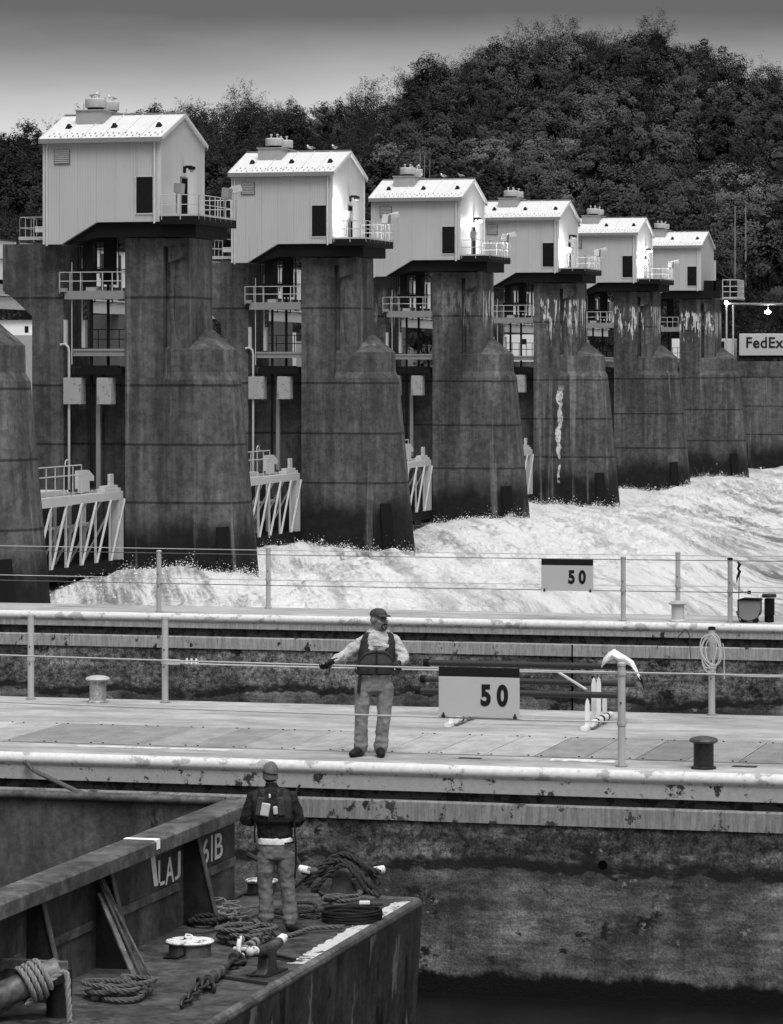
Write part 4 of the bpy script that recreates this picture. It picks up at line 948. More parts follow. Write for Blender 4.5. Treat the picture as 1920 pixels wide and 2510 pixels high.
struct(MB().box(plan(190, 41.5), plan(560, 41.5), 41.42, 41.56, .003, .005).build('floor_paint_stripe', M['paint_worn'])); struct(MB().box(plan(1350, 41.5), plan(1510, 41.5), 41.35, 41.62, .003, .005).build('floor_paint_stripe', M['paint_worn']))
struct(MB().box(plan(1130, 41.5), plan(1185, 41.5), 41.35, 41.45, .003, .006).build('floor_grate', M['dark_steel'])); struct(MB().box(plan(1800, 41.5), plan(1860, 41.5), 41.3, 41.45, .003, .006).build('floor_grate', M['dark_steel']))
# pipe rack: two white slatted cradles carrying three dark pipes
def cradle(px, Y, label):
    x = plan(px, Y); t = thing('pipe_cradle', label, 'cradle', (x, Y, 0), 0, 'white slatted cradles under the pipes')
    def slat(y, z0, z1, w=.06):
        return MB().prism([(-w/2, z0), (w/2, z0), (w/2, z1-.09), (w*.3, z1-.03), (0, z1), (-w*.3, z1-.03), (-w/2, z1-.09)], y-.012, y+.012)
    for y, z1 in ((.0, .42), (.42, .66), (.75, .64), (1.15, .40)): slat(y, .03, z1).build('slat', M['white'], t)
    MB().bar((-.02, -.12, .03), (-.02, 1.32, .03), .09, .05).build('base_rail', M['white'], t)
    for y in (.16, .5, .88, 1.18): MB().tube([(.05, y-.12, .085), (.05, y+.12, .085)], .045, 12).build('roller', M['white'], t, True)
    for y in (.33, .7, 1.04): MB().lathe([(.052, -.01), (.052, .01)], (0, 0), 12).build('band', M['dark_steel'], t).matrix_local = Matrix.Translation((.05, y, .085)) @ Matrix.Rotation(R(90), 4, 'X')
    return t
cradle(1440, 45.0, 'white slatted cradle holding the right end of the dark pipes'); cradle(1106, 45.0, 'white slatted cradle half hidden below the larger number board')
for a0, a1, Y, z, lb in ((1043, 1548, 45.75, .78, 'thick dark pipe, topmost of the three on the rack'), (1035, 1556, 46.35, .50, 'dark pipe at the back of the rack, middle of three'), (1023, 1513, 45.3, .44, 'dark pipe at the front of the rack, lowest of three')):
    t = thing('pipe', lb, 'pipe', (plan(a0, Y), Y, z), 0, 'dark pipes on the rack')
    Lp = plan(a1, Y)-plan(a0, Y); MB().tube([(0, 0, 0), (Lp, 0, 0)], .042, 16).build('tube', M['dark_steel'], t, True)
    MB().tube([(-.02, 0, 0), (.05, 0, 0)], .052, 16).build('coupling', M['black_steel'], t, True)
tag(MB().bar(wx(1370, 45.6, .70), wx(1437, 45.4, .50), .045, .02).build('wooden_strut', M['trim']), 'pale diagonal strut leaning between the dark pipes', 'strut')
# white canvas bag draped over the pipe end
b = MB(); xo, yo = plan(1475, 45.7), 45.7; s = 1/186.
prof = [(0, .80, .02), (.03, .87, .06), (.10, .93, .08), (.17, .97, .085), (.24, .93, .08), (.33, .90, .07), (.41, .86, .055), (.46, .78, .045), (.50, .70, .035), (.53, .64, .02)]
t = thing('canvas_bag', 'white canvas bag draped over the pipe ends with a dark drooping tip', 'bag', (xo, yo, 0))
vs = []; n = 12
for i, (x, z, r_) in enumerate(prof):
    for k in range(n):
        a = 2*math.pi*k/n; q = 1+.18*math.sin(3*a+i*1.3); vs.append((x+.2*r_*math.cos(a)*(i > 5), r_*1.3*math.cos(a)*q, z-.02+r_*math.sin(a)*q*(.75 if i < 7 else .4)))
b.add(vs, [(i*n+k, i*n+(k+1) % n, (i+1)*n+(k+1) % n, (i+1)*n+k) for i in range(len(prof)-1) for k in range(n)]+[tuple(range(n)), tuple((len(prof)-1)*n+k for k in range(n))])
b.build('bag', M['white'], t, True)
MB().tube([(.51, 0, .66), (.55, 0, .58), (.575, 0, .50)], [.022, .014, .004], 8).tube([(.50, .03, .66), (.52, .03, .58)], [.016, .004], 6).build('tip', M['black_steel'], t, True)
# rope coil on the capped post
def rope_tube(pts, r, m, name, parent=None, strands=3, pitch=None):
    """a laid rope: strands wound round a smooth path"""
    pts = [Vector(p) for p in pts]; seg = [0]
    for a, c in zip(pts[:-1], pts[1:]): seg.append(seg[-1]+(c-a).length)
    Ltot = seg[-1]; step = max(r*.9, Ltot/1400); n = max(4, int(Ltot/step)); P = []; j = 0
    for k in range(n+1):
        s_ = Ltot*k/n
        while j < len(seg)-2 and seg[j+1] < s_: j += 1
        f = (s_-seg[j])/max(1e-9, seg[j+1]-seg[j]); p0, p1, p2, p3 = pts[max(j-1, 0)], pts[j], pts[j+1], pts[min(j+2, len(pts)-1)]
        P.append(.5*((2*p1)+(-p0+p2)*f+(2*p0-5*p1+4*p2-p3)*f*f+(-p0+3*p1-3*p2+p3)*f**3))
    pitch = pitch or r*7; b = MB(); prev = None; fr = []
    for i, p in enumerate(P):
        d = (P[min(i+1, n)]-P[max(i-1, 0)]); d = d.normalized() if d.length > 1e-9 else Vector((0, 0, 1))
        a = d.orthogonal().normalized() if prev is None else (prev-d*prev.dot(d)).normalized(); prev = a; fr.append((a, d.cross(a)))
    ds = Ltot/n
    for q in range(strands):
        b.tube([p+(fr[i][0]*math.cos(2*math.pi*(i*ds/pitch+q/strands))+fr[i][1]*math.sin(2*math.pi*(i*ds/pitch+q/strands)))*r*.5 for i, p in enumerate(P)], r*.56, 5)
    return b.build(name, m, parent, True, fix=False)
xc, yc = plan(1745, 47.35), 47.35
pts = []
for k in range(5*24):
    a = 2*math.pi*k/24; w = .12+.03*math.sin(k*.11); h = .20+.035*math.sin(k*.23+1); pts.append((xc+.0+w*math.sin(a)+.02*math.sin(k*.05), yc-.07+.03*math.cos(a*1.0), 1.10-.03*math.sin(k*.17)-h+h*math.cos(a)))
tag(rope_tube(pts, .009, M['wire'], 'rope_coil'), 'coil of thin pale rope hung over the black capped post', 'rope')
tag(rope_tube([(xc+.17, yc-.1, 1.0), (xc+.19, yc-.1, .85), (xc+.185, yc-.1, .70), (xc+.19, yc-.1, .52)], .008, M['wire'], 'rope_tail'), 'thin rope end hanging right of the roped post', 'rope')
tag(rope_tube([(xc-.28, yc, .70), (xc-.3, yc, .90), (xc-.31, yc, 1.08), (xc-.36, yc, 1.17), (xc-.42, yc, 1.12), (xc-.5, yc, 1.02)], .007, M['dark_steel'], 'hose'), 'thin dark hose end curling left of the roped post', 'hose')
# bin, life line hook and arm at the far right
t = thing('round_bottom_bin', 'grey round bottomed bin with dark lid on the farther wall at the right', 'bin', (plan(1838, 65.0), 65.0, 0))
n = 16; poly = [(-.21, .42)]+[(-.21+0*0, .25)]+[(-.21*math.cos(a), .22-.17*math.sin(a)) for a in np.linspace(0, math.pi, n)]+[(.21, .42)]
MB().prism(poly, -.15, .15).build('tub', M['grey_steel'], t, True); MB().prism([(-.23, .42), (.23, .42), (.19, .45), (-.12, .455)], -.17, .17).build('lid', M['black_steel'], t)
MB().tube([(-.22*math.cos(a), -.16, .22-.18*math.sin(a)) for a in np.linspace(0, math.pi, 14)], .012, 6).build('rim', M['dark_steel'], t)
for x in (-.11, .11): MB().box(x-.04, x+.04, -.15, .15, 0, .07).build('foot', M['black_steel'], t)
t = thing('valve_stand', 'dark upright machine part cut off at the right edge beside the bin', 'machine', (plan(1882, 65.1), 65.1, 0))
MB().box(-.05, .12, -.1, .1, .12, .45).lathe([(.09, 0), (.09, .12), (.05, .14)], (0.03, 0), 14).build('body', M['black_steel'], t, bevel=.02); MB().lathe([(.13, .47), (.14, .5), (.13, .53)], (.03, 0), 16).build('hand_wheel', M['dark_steel'], t)
xh = plan(1812, 64.7)
t = thing('hook_line', 'black hook line hanging from the farther fence wire near the bin', 'hook', (xh, 64.66, 0))
MB().tube([(0, 0, 1.12), (.01, 0, .9), (0, 0, .45), (-.01, 0, .12), (.03, 0, .02)], .009, 6).build('line', M['black_steel'], t)
MB().tube([(-.02, 0, 1.15), (.02, 0, 1.1), (-.015, 0, 1.02), (.02, 0, .97), (-.03, 0, .85), (-.035, 0, .76)], [.015, .03, .022, .03, .018, .008], 8).build('hook', M['black_steel'], t, True)
t = thing('side_arm', 'short black bar sticking out right from the far right post', 'bar', (plan(1794, 64.9), 64.9, .56))
MB().tube([(0, 0, 0), (.34, 0, .01)], .014, 6).build('bar', M['black_steel'], t); MB().box(.3, .36, -.02, .02, -.02, .04).build('tip', M['black_steel'], t)
# ---------------------------------------------------------------- wall details
def wall_px(px, py, Yw=YM0+.03):
    x = plan(px, Yw); return x, Yw, hgt(py, x, Yw)
x_, y_, z_ = wall_px(1478, 2120)
tag(MB().tube([(x_, y_-.006, z_), (x_, y_+.002, z_)], .055, 18).build('drain_hole', M['black']), 'round black drain hole in the face of the nearer lock wall', 'drain hole')
# ---------------------------------------------------------------- barge
ZD = -1.27; XE = -9.81; YC = 38.42; XC = -11.87; ZT = -.12
M['hull'] = rusty('streaked hull plate', .036, .010, .58, 1.6, (.15, .60), .5); M['deck_steel'] = rusty('worn deck plate', .055, .02, .58, 2.0, (.12, .66), .6, False)
M['coaming'] = rusty('grey painted coaming', .06, .03, .68, 1.5, None, .5); M['coam_in'] = rusty('scuffed hopper plate', .062, .018, .62, 1.8, (.14, .72), .55)
M['rail_steel'] = rusty('worn coaming rail', .095, .05, .66, 2, None, .42, False); M['gusset'] = rusty('dark gusset plate', .016, .008, .6, 2, None, .5)
M['deck_paint'] = edge_concrete('chipped white deck paint', .52, .07, .535, 6)
M['letter'] = edge_concrete('worn white lettering', .95, .35, .72, 9); M['white_worn'] = edge_concrete('chipped white paint on iron', .70, .04, .535, 9)
bg_ = thing('barge', 'dark steel cargo barge lying in the lock with raised coaming and lettered wall', 'barge', (0, 0, 0))
XL = -50; Yn = 26.5
# hull: bow face with a slight rake and a rounded corner
pl = [(XE, Yn), (XE, YC-.10), (XE-.03, YC-.03), (XE-.10, YC), (XC+.0, YC), (XL, YC), (XL, Yn)]
b = MB(); n = len(pl); low = [(x-(.12 if x > -10 else 0), y) for x, y in pl]
b.add([(x, y, ZD-.003) for x, y in pl]+[(x, y, -3.4) for x, y in low], [(i, (i+1) % n, n+(i+1) % n, n+i) for i in range(n)]+[tuple(range(2*n-1, n-1, -1))])
b.build('hull', M['hull'], bg_)
b = MB()
MB().box(XC+.001, XE-.07, Yn, YC-.07, ZD-.05, ZD).build('deck', M['deck_steel'], bg_); MB().box(XL, XC-.05, YC-.62, YC-.07, ZD-.05, ZD-.001).build('side_deck', M['deck_steel'], bg_)
MB().tube([(XE-.055, Yn, ZD-.035), (XE-.055, YC-.13, ZD-.035), (XE-.075, YC-.08, ZD-.035), (XE-.14, YC-.055, ZD-.035), (XL, YC-.055, ZD-.035)], .062, 12).build('rolled_edge', M['rail_steel'], bg_, True)
b = MB(); r = np.random.default_rng(4); y = 33.9; e0 = []
while y < 38.2: e0.append((XE-.10-.14-.05*r.random(), y)); y += .07
MB().prism([(XE-.075, 38.2), (XE-.075, 33.9)]+e0, ZD+.0015, ZD+.005, 'z').build('edge_stripe', M['deck_paint'], bg_)
for k in range(9): MB().box(XE-.118, XE-.098-.012*k*0, 28+1.16*k, 28.05+1.16*k, -3, ZD-.1).build('hull_seam', M['hull'], bg_)
# coaming
c = thing('coaming', None, None); c.parent = bg_
MB().box(XC-.02, XC, Yn, YC-.62, ZD-.02, ZT-.07).build('end_plate', M['coaming'], c)
MB().prism([(XC-.09, ZT-.10), (XC-.02, ZT-.10), (XC-.02, ZT-.06), (XC+.24, ZT-.06), (XC+.24, ZT-.16), (XC+.27, ZT-.16), (XC+.27, ZT-.02), (XC+.24, ZT), (XC-.09, ZT)], Yn, YC-.62, 'y').build('end_rail', M['rail_steel'], c, bevel=.008)
MB().box(XL, XC-.021, YC-.64, YC-.62, -4.6, ZT-.03).build('side_plate', M['coam_in'], c)
MB().tube([(XL, YC-.66, ZT-.03), (XC-.1, YC-.66, ZT-.03)], .05, 10).box(XL, XC, YC-.62, YC-.45, ZT-.03, ZT-.003).build('side_rail', M['rail_steel'], c, True)
MB().box(XL, XC-.02, Yn, YC-.64, -4.7, -4.6).box(XC-.05, XC-.021, Yn, YC-.64, -4.6, ZD-.02).build('hopper_floor', M['hull'], c)
def seg(y0, y1, z): return MB().prism([(y0, z), (y1, z), (y1, z+.09), (y0, z+.09)], XC+.001, XC+.03, 'x')
for y0, y1 in ((27, 31.1), (31.55, 33.0), (33.35, 35.75), (36.1, 37.75)): seg(y0, y1, -.86).build('stringer', M['rail_steel'], c, bevel=.006)
for y in (28.6, 31.2, 33.15, 35.95):
    MB().add([(XC, y, ZT-.07), (XC+.13, y, ZT-.07), (XC+.40, y, ZD), (XC, y, ZD), (XC, y+.012, ZT-.07), (XC+.13, y+.012, ZT-.07), (XC+.40, y+.012, ZD), (XC, y+.012, ZD)],
             [(0, 1, 2, 3), (7, 6, 5, 4), (0, 4, 5, 1), (1, 5, 6, 2), (2, 6, 7, 3), (3, 7, 4, 0)]).build('gusset', M['gusset'], c)
    MB().bar((XC+.135, y+.006, ZT-.07), (XC+.405, y+.006, ZD), .09, .014, (1, 0, 0)).build('gusset_flange', M['coaming'], c)
RX = (R(90), 0, R(90))
def wall_pt(px, py):
    u = (px-960)/F_PX; k = (FW.x+RT.x*u)/(FW.y+RT.y*u); y = (XC+.003)/k; return y, hgt(py, XC+.003, y)
def letter(ch, pxa, pya, pxb, pyb):
    """one painted letter filling the quad whose lower left and upper right corners are given"""
    y0, z0 = wall_pt(pxa, pya); y1, z1 = wall_pt(pxb, pyb)
    if ch == '1': MB().box(XC+.001, XC+.004, y0, y0+.05, z0, z1).build('letter', M['letter'], c); return
    o = text_mesh(ch, .5, .002, 'letter', M['letter'], c, (0, 0, 0), RX, .004); vs = [v.co for v in o.data.vertices]
    xa, xb_ = min(v.x for v in vs), max(v.x for v in vs); ya_, yb_ = min(v.y for v in vs), max(v.y for v in vs)
    sx_, sy_ = (y1-y0)/(xb_-xa), (z1-z0)/(yb_-ya_); o.scale = (sx_, sy_, 1); o.location = (XC+.003, y0-xa*sx_, z0-ya_*sy_)
letter('1', 389, 2173, 394, 2108); MB().box(XC+.001, XC+.004, wall_pt(389, 2170)[0], wall_pt(404, 2170)[0], wall_pt(389, 2173)[1], wall_pt(389, 2173)[1]+.035).build('letter', M['letter'], c)
letter('A', 406, 2170, 427, 2096); letter('J', 429, 2158, 443, 2085)
letter('6', 497, 2120, 512, 2053); letter('1', 518, 2112, 522, 2046); letter('B', 527, 2108, 546, 2038); letter('3', 470, 2128, 489, 2062)
wq = [wall_pt(*q_) for q_ in ((378, 2173), (388, 2171), (380, 2095), (376, 2080), (369, 2098))]
MB().add([(XC+.004, a_, b_) for a_, b_ in wq], [(0, 1, 2, 3, 4)]).build('paint_streak', M['letter'], c, fix=False)
MB().box(XC-.092, XC+.272, 34.25, 34.36, ZT-.10, ZT+.003).build('paint_mark', M['letter'], c)
def dk(px, py, z=ZD): x, y = at_plane(px, py, z); return Vector((x, y, z))
# rope hook dangling on the coaming
t = thing('lashing_hook', 'white painted hook dangling on the lettered coaming below the L', 'hook', (XC+.06, 33.62, -.92))
MB().tube([(0, 0, .05), (0, .05, .0), (.01, .12, -.06)], .02, 8).build('shank', M['black_steel'], t)
MB().tube([(.01, .12, -.05), (.02, .17, -.1), (.02, .2, -.17), (.02, .17, -.22), (.02, .11, -.23), (.02, .08, -.2)], .022, 8).build('hook_bend', M['white_worn'], t, True)
# buttons
def button(px, py, r_, h, label):
    p = dk(px, py); t = thing('mooring_button', label, 'mooring button', p, 0, 'mooring buttons on the barge deck')
    MB().lathe([(r_*.9, 0), (r_*.88, h*.8)], (0, 0), 32).build('drum', M['coaming'], t, True)
    b = MB(); b.lathe([(r_*.88, h*.8), (r_, h*.86), (r_*1.02, h*.93), (r_*.98, h), (.005, h+.005)], (0, 0), 32); b.build('cap', M['white_worn'], t, True)
    MB().tube([(-r_*.25, 0, h), (-r_*.2, .03, h+.05), (0, .05, h+.04), (.03, .03, h)], .012, 6).build('lug', M['white_worn'], t, True)
    MB().tube([(r_*.1, -r_, h*.8), (r_*.12, -r_*1.05, h*.3), (-r_*.1, -r_*1.2, .02), (-r_*.8, -r_*1.1, .01)], .012, 6).build('lashing', M['black_steel'], t, True)
button(466, 2342, .245, .16, 'squat round mooring button with chipped white top in the foreground')
button(642, 2190, .185, .16, 'mooring button with white top behind the barge worker')
# kevels
def kevel(c0, ang, L_, label, white=True):
    t = thing('kevel', label, 'cleat', c0, ang, 'kevels on the barge deck')
    b = MB(); b.prism([(-.22, 0), (.22, 0), (.13, .05), (.10, .17), (.17, .24), (-.17, .24), (-.10, .17), (-.13, .05)], -.06, .06); b.build('pedestal', M['coaming'], t, bevel=.015)
    MB().box(-.26, .26, -.12, .12, 0, .015).build('base_plate', M['gusset'], t)
    b = MB(); h = L_/2; b.tube([(-h, 0, .27), (-h*.6, 0, .25), (0, 0, .235), (h*.6, 0, .25), (h, 0, .28)], [.045, .055, .06, .055, .045], 12); b.build('horn_bar', M['coaming'], t, True)
    for s_ in (-1, 1):
        b = MB(); b.tube([(s_*(h-.10), 0, .262), (s_*(h+.012), 0, .285)], [.052, .05], 12); b.ell((s_*(h+.012), 0, .285), .03, .05, .05); b.build('horn_tip', M['white_worn'] if white else M['coaming'], t, True)
    return t
kp = dk(655, 2385); kevel(kp, R(84), .82, 'iron kevel with white tips beside the ratchet in the foreground')
kp2 = dk(838, 2192); kevel(kp2, R(13), .92, 'iron kevel heaped with dark rope behind the neat wire coil')
# ropes
M['rope_dark'] = plain('dark tarred rope', .035, .9, .5, 14); M['rope_mid'] = plain('grey worn rope', .095, .9, .5, 12); M['rope_pale'] = plain('pale frayed rope', .22, .9, .4, 14); M['rope_black'] = plain('black wire rope', .012, .6, .4, 20)
rr = np.random.default_rng(12)
def coil(px, py, rad, turns, r_, m, name, label, cat='rope', group=None, jit=.04, flat=1.0, rise=.012, tail=None, strands=3):
    p = dk(px, py); pts = []; N = 20; ph = rr.uniform(0, 6.28)
    for k in range(int(turns*N)):
        a = 2*math.pi*k/N+ph; lay = k/N; q = rad*(1-jit*2*math.sin(lay*1.9+a*.5)**2+jit*math.sin(a*1.3+lay*2.1)); 
        pts.append((p.x+q*math.cos(a)+jit*rad*math.sin(lay*3), p.y+q*flat*math.sin(a)+jit*rad*math.cos(lay*2.3), ZD+r_+lay*rise+.5*jit*rad*(1+math.sin(a*2+lay*1.7))*.4))
    if tail: pts += [(p.x+a, p.y+b_, ZD+c_) for a, b_, c_ in tail]
    return tag(rope_tube(pts, r_, m, name, None, strands), label, cat, group)
gr = 'rope coils on the barge deck'
coil(600, 2312, .27, 6, .027, M['rope_mid'], 'rope_coil', 'thick grey rope coil in front of the worker by his left foot', group=gr, jit=.13, rise=.026, tail=[(.3, .35, .03), (.5, .8, .05), (.8, 1.0, .05)])
coil(515, 2268, .22, 3, .026, M['rope_dark'], 'rope_coil', 'dark rope loops behind the foreground white topped button', group=gr, jit=.16, rise=.03)
coil(863, 2258, .32, 9, .014, M['rope_black'], 'wire_coil', 'neat coil of black wire rope at the right on the barge deck', 'wire coil', gr, jit=.008, rise=.013)
coil(863, 2256, .26, 6, .014, M['rope_black'], 'wire_coil', 'inner ring of black wire lying within the neat wire coil', 'wire coil', gr, jit=.01, rise=.012)
coil(290, 2448, .28, 5, .026, M['rope_mid'], 'rope_coil', 'grey rope coil at the foot of the coaming, lower left', group=gr, jit=.15, rise=.028, tail=[(.25, .2, .05), (.15, .38, .12), (.0, .3, .16), (.05, .12, .14), (.2, .1, .06)])
coil(840, 2222, .20, 3, .024, M['rope_mid'], 'rope_coil', 'knotted grey rope loops lying between kevel and wire coil', group=gr, jit=.2, rise=.035)
coil(735, 2245, .26, 3, .02, M['rope_dark'], 'rope_coil', 'dark rope loops lying right of the boots of the barge worker', group=gr, jit=.22, rise=.02)
coil(570, 2262, .17, 5, .012, M['rope_pale'], 'rope_tangle', 'pale frayed rope tangle beyond the dark loops by the coaming', group=gr, jit=.35, rise=.03)
coil(553, 2248, .12, 6, .009, M['rope_pale'], 'rope_tangle', 'small pale frayed heap of fibres beside the coaming foot', group=gr, jit=.4, rise=.03)
def lay_rope(pp, r_, m, name, label, group=None): return tag(rope_tube(pp, r_, m, name), label, 'rope', group)
kz = ZD+.30
q = lambda dx, dy, dz: (kp2.x+dx, kp2.y+dy, ZD+dz)
lay_rope([q(-.38, -.12, .1), q(-.3, -.13, .2), q(-.12, -.12, .36), q(0, -.10, .40), q(.15, -.12, .35), q(.3, -.12, .2), q(.36, -.08, .1), q(.2, .05, .04), q(-.1, .1, .3), q(.0, .08, .42), q(.25, .1, .3), q(.42, .05, .12)], .034, M['rope_dark'], 'mooring_rope', 'thick dark mooring rope arched over the kevel', 'dark ropes heaped on the kevel')
lay_rope([q(-.42, -.05, .12), q(-.25, -.06, .3), q(-.05, .0, .45), q(.1, .0, .44), q(.3, 0, .32), q(.45, .02, .26)], .034, M['rope_dark'], 'mooring_rope', 'upper turn of dark rope crossing the kevel from left to right', 'dark ropes heaped on the kevel')
lay_rope([q(-.3, -.15, .03), q(-.2, -.17, .15), q(-.05, -.15, .30), q(.08, -.14, .36), q(.22, -.16, .24), q(.34, -.14, .08), q(.5, -.2, .03)], .03, M['rope_dark'], 'mooring_rope', 'front turn of dark rope hanging below the kevel bar', 'dark ropes heaped on the kevel')
lay_rope([dk(770, 2255), dk(820, 2230), dk(800, 2205)+Vector((0, 0, .04)), dk(760, 2180)+Vector((0, 0, .05)), dk(725, 2140)+Vector((0, 0, .2)), dk(690, 2128)+Vector((0, 0, .25))], .022, M['rope_dark'], 'mooring_rope', 'dark rope running from the kevel behind the legs of the worker')
lay_rope([dk(450, 2290), dk(520, 2285), dk(600, 2255), dk(650, 2240), dk(700, 2225), dk(760, 2235), dk(840, 2228)], .02, M['rope_dark'], 'mooring_rope', 'long dark rope snaking across the barge deck under the boots')
lay_rope([(plan(738, 40.55), 40.5, -.28), (plan(732, 40.4), 40.3, -.36), (plan(729, 39.6), 39.4, -.6), (plan(726, 38.9), 38.6, -.9), (plan(724, 38.0), 37.9, -1.1), q(-.5, .1, .12), q(-.4, .0, .2)], .014, M['rope_black'], 'mooring_line', 'thin black line rising from the barge to the lock wall beside the worker')
lay_rope([(plan(60, 40.5), 40.52, -.10), (plan(90, 40.5), 40.45, -.2), (plan(140, 40), 39.9, -.24), (plan(190, 39.2), 39.1, -.25), (plan(215, 38.3), 38.3, -.2)], .03, M['rope_mid'], 'mooring_line', 'frayed thick rope between the lock wall and the barge at the left edge')
t = thing('tag_strip', 'small white tag clipped on the neat black wire coil', 'tag', tuple(dk(894, 2246)+Vector((0, -.0, .15))))
MB().obox((0, 0, 0), .12, .05, .04, (0, 0, R(14))).build('tag_plate', M['white'], t, bevel=.008); MB().tube([(-.2, -.03, -.02), (.2, .05, -.02)], .014, 6).build('clip_bar', M['rope_black'], t)
# ratchet, shackle and chain in the foreground
P0, P1 = dk(650, 2312), dk(470, 2455); dv = (P1-P0)
t = thing('ratchet_turnbuckle', 'ratchet turnbuckle with jaw and rods lying across the deck in the foreground', 'turnbuckle', P0+Vector((0, 0, .09)))
f = lambda s_, dz=0: tuple(dv*s_+Vector((0, 0, dz)))
MB().tube([f(.02, .02), f(.16)], .022, 8).build('screw_rod', M['rope_dark'], t, True); MB().tube([f(.14), f(.32)], [.042, .046], 12).build('barrel', M['gusset'], t, True)
for s_ in (.16, .22, .30): MB().tube([f(s_-.012), f(s_+.012)], .056, 12).build('barrel_ring', M['grey_steel'], t, True)
MB().tube([f(.40, .02), f(.46, .02)], .05, 10).tube([f(.46, 0), f(.56, -.01)], .03, 10).build('ratchet_head', M['dark_steel'], t, True)
MB().tube([f(.56), f(.80, -.02)], [.045, .045], 12).build('barrel', M['coaming'], t, True)
for s_ in (.64, .70, .78): MB().tube([f(s_-.012, -.01), f(s_+.012, -.01)], .056, 12).build('barrel_ring', M['rail_steel'], t, True)
a = math.atan2(dv.y, dv.x)
t2 = thing('shackle', 'white painted bow shackle joining the turnbuckle to the kevel', 'shackle', P0+dv*.38+Vector((0, .0, .16)), a)
MB().tube([(.10*math.cos(k), .02, .11*math.sin(k)) for k in np.linspace(-2.4, 2.4, 16)], .026, 10).build('bow', M['white_worn'], t2, True); MB().tube([(-.09, -.07, -.02), (-.07, .09, -.02)], .02, 8).build('pin', M['white_worn'], t2)
def chain(pts, name, label, m):
    t = thing(name, label, 'chain', pts[0])
    for i in range(len(pts)-1):
        a_, b_ = Vector(pts[i])-Vector(pts[0]), Vector(pts[i+1])-Vector(pts[0]); d = (b_-a_); L_ = d.length*.72; d.normalize(); u = Vector((0, 0, 1)) if i % 2 == 0 else d.cross(Vector((0, 0, 1))).normalized()
        c_ = (a_+b_)/2; MB().tube([c_+d*(L_*math.cos(k))+u*(.045*math.sin(k)) for k in np.linspace(0, 2*math.pi, 14)[:-1]], .017, 8, closed=True).build('link', m, t, True)
    return t
cp = [P0+dv*s_+Vector((0, 0, .06+.02*math.sin(9*s_))) for s_ in np.linspace(.82, 1.12, 8)]
chain(cp, 'chain', 'heavy chain links at the lower end of the turnbuckle', M['dark_steel'])
cp = [P0+dv*.46+Vector((.06*math.sin(k*2), -.1+.07*k, .05+.015*(k % 2))) for k in range(6)]
chain(cp, 'chain', 'short chain bunched beside the ratchet head', M['rope_dark'])
cp = [P0+dv*.86+Vector((.12-.05*k, -.02+.09*k*.6, .05)) for k in range(6)]
chain(cp, 'chain', 'loose chain end beside the lower turnbuckle barrel', M['dark_steel'])
tag(MB().bar(dk(655, 2346)+Vector((0, 0, .04)), dk(722, 2360)+Vector((0, 0, .03)), .045, .03).build('flat_bar', M['gusset']), 'short dark bar lying right of the foreground kevel', 'bar')
tag(MB().bar(dk(520, 2395)+Vector((0, 0, .02)), dk(655, 2415)+Vector((0, 0, .02)), .035, .025).build('flat_bar', M['rope_dark']), 'long dark bar lying below the foreground kevel', 'bar')
tag(MB().tube([dk(700, 2145, -1.0), dk(610, 2095, -.95)], .03, 8).build('pike_bar', M['rope_dark'], None, True), 'dark bar showing between the worker and the lettered coaming', 'bar')
for i, (a_, b_, z) in enumerate((((292, 2118), (366, 2392), -.30), ((300, 2150), (352, 2398), -.36), ((304, 2190), (340, 2400), -.5), ((296, 2125), (374, 2385), -.30))):
    p1 = dk(*b_); k = 33.06-.02*i
    p0 = Vector((XC+.08+.02*i, k-.1, z+.02)); tag(MB().bar(p0, p1+Vector((-.02*i, 0, .01)), .03 if i != 2 else .06, .018).build('steel_bar', M['rail_steel'] if i in (0, 2) else M['coaming'], None),
        ['thin steel bar leaning on the middle gusset, longest and leftmost', 'thin steel bar second in the bundle leaning on the gusset', 'wide flat bar lowest in the bundle leaning on the gusset', 'steel bar rightmost in the bundle leaning on the gusset'][i], 'bar', 'steel bars leaning on the gusset')
# bitt with pale rope in the bottom left corner
p = dk(120, 2500)
t = thing('cross_bitt', 'round cross bitt wrapped with pale rope in the lower left corner', 'bitt', p)
MB().tube([(.02, .22, 0), (.02, .22, .44)], .12, 20).build('post', M['gusset'], t, True); MB().tube([(-.55, -.30, .17), (-.05, .05, .40), (.05, .12, .44)], .125, 24).build('cross_pipe', M['rail_steel'], t, True)
MB().box(-.7, .12, .14, .2, .42, .52).build('top_plate', M['rail_steel'], t, bevel=.01)
pts = []
for k in range(4*16):
    a = 2*math.pi*k/16; u_ = Vector((-.5, -.35, -.23)).normalized(); s1 = u_.orthogonal().normalized(); s2 = u_.cross(s1)
    pts.append(Vector((p.x-.0, p.y+.06, p.z+.42))+u_*(.07+.045*k/16*1.3)+(s1*math.cos(a)+s2*math.sin(a))*.165)
pts += [Vector((p.x+.14, p.y+.0, p.z+.45)), Vector((p.x+.2, p.y-.03, p.z+.25)), Vector((p.x+.22, p.y-.05, p.z+.0))]
tag(rope_tube(pts, .028, M['rope_pale'], 'rope_wrap'), 'pale rope wound round the cross bitt in the lower left corner', 'rope')
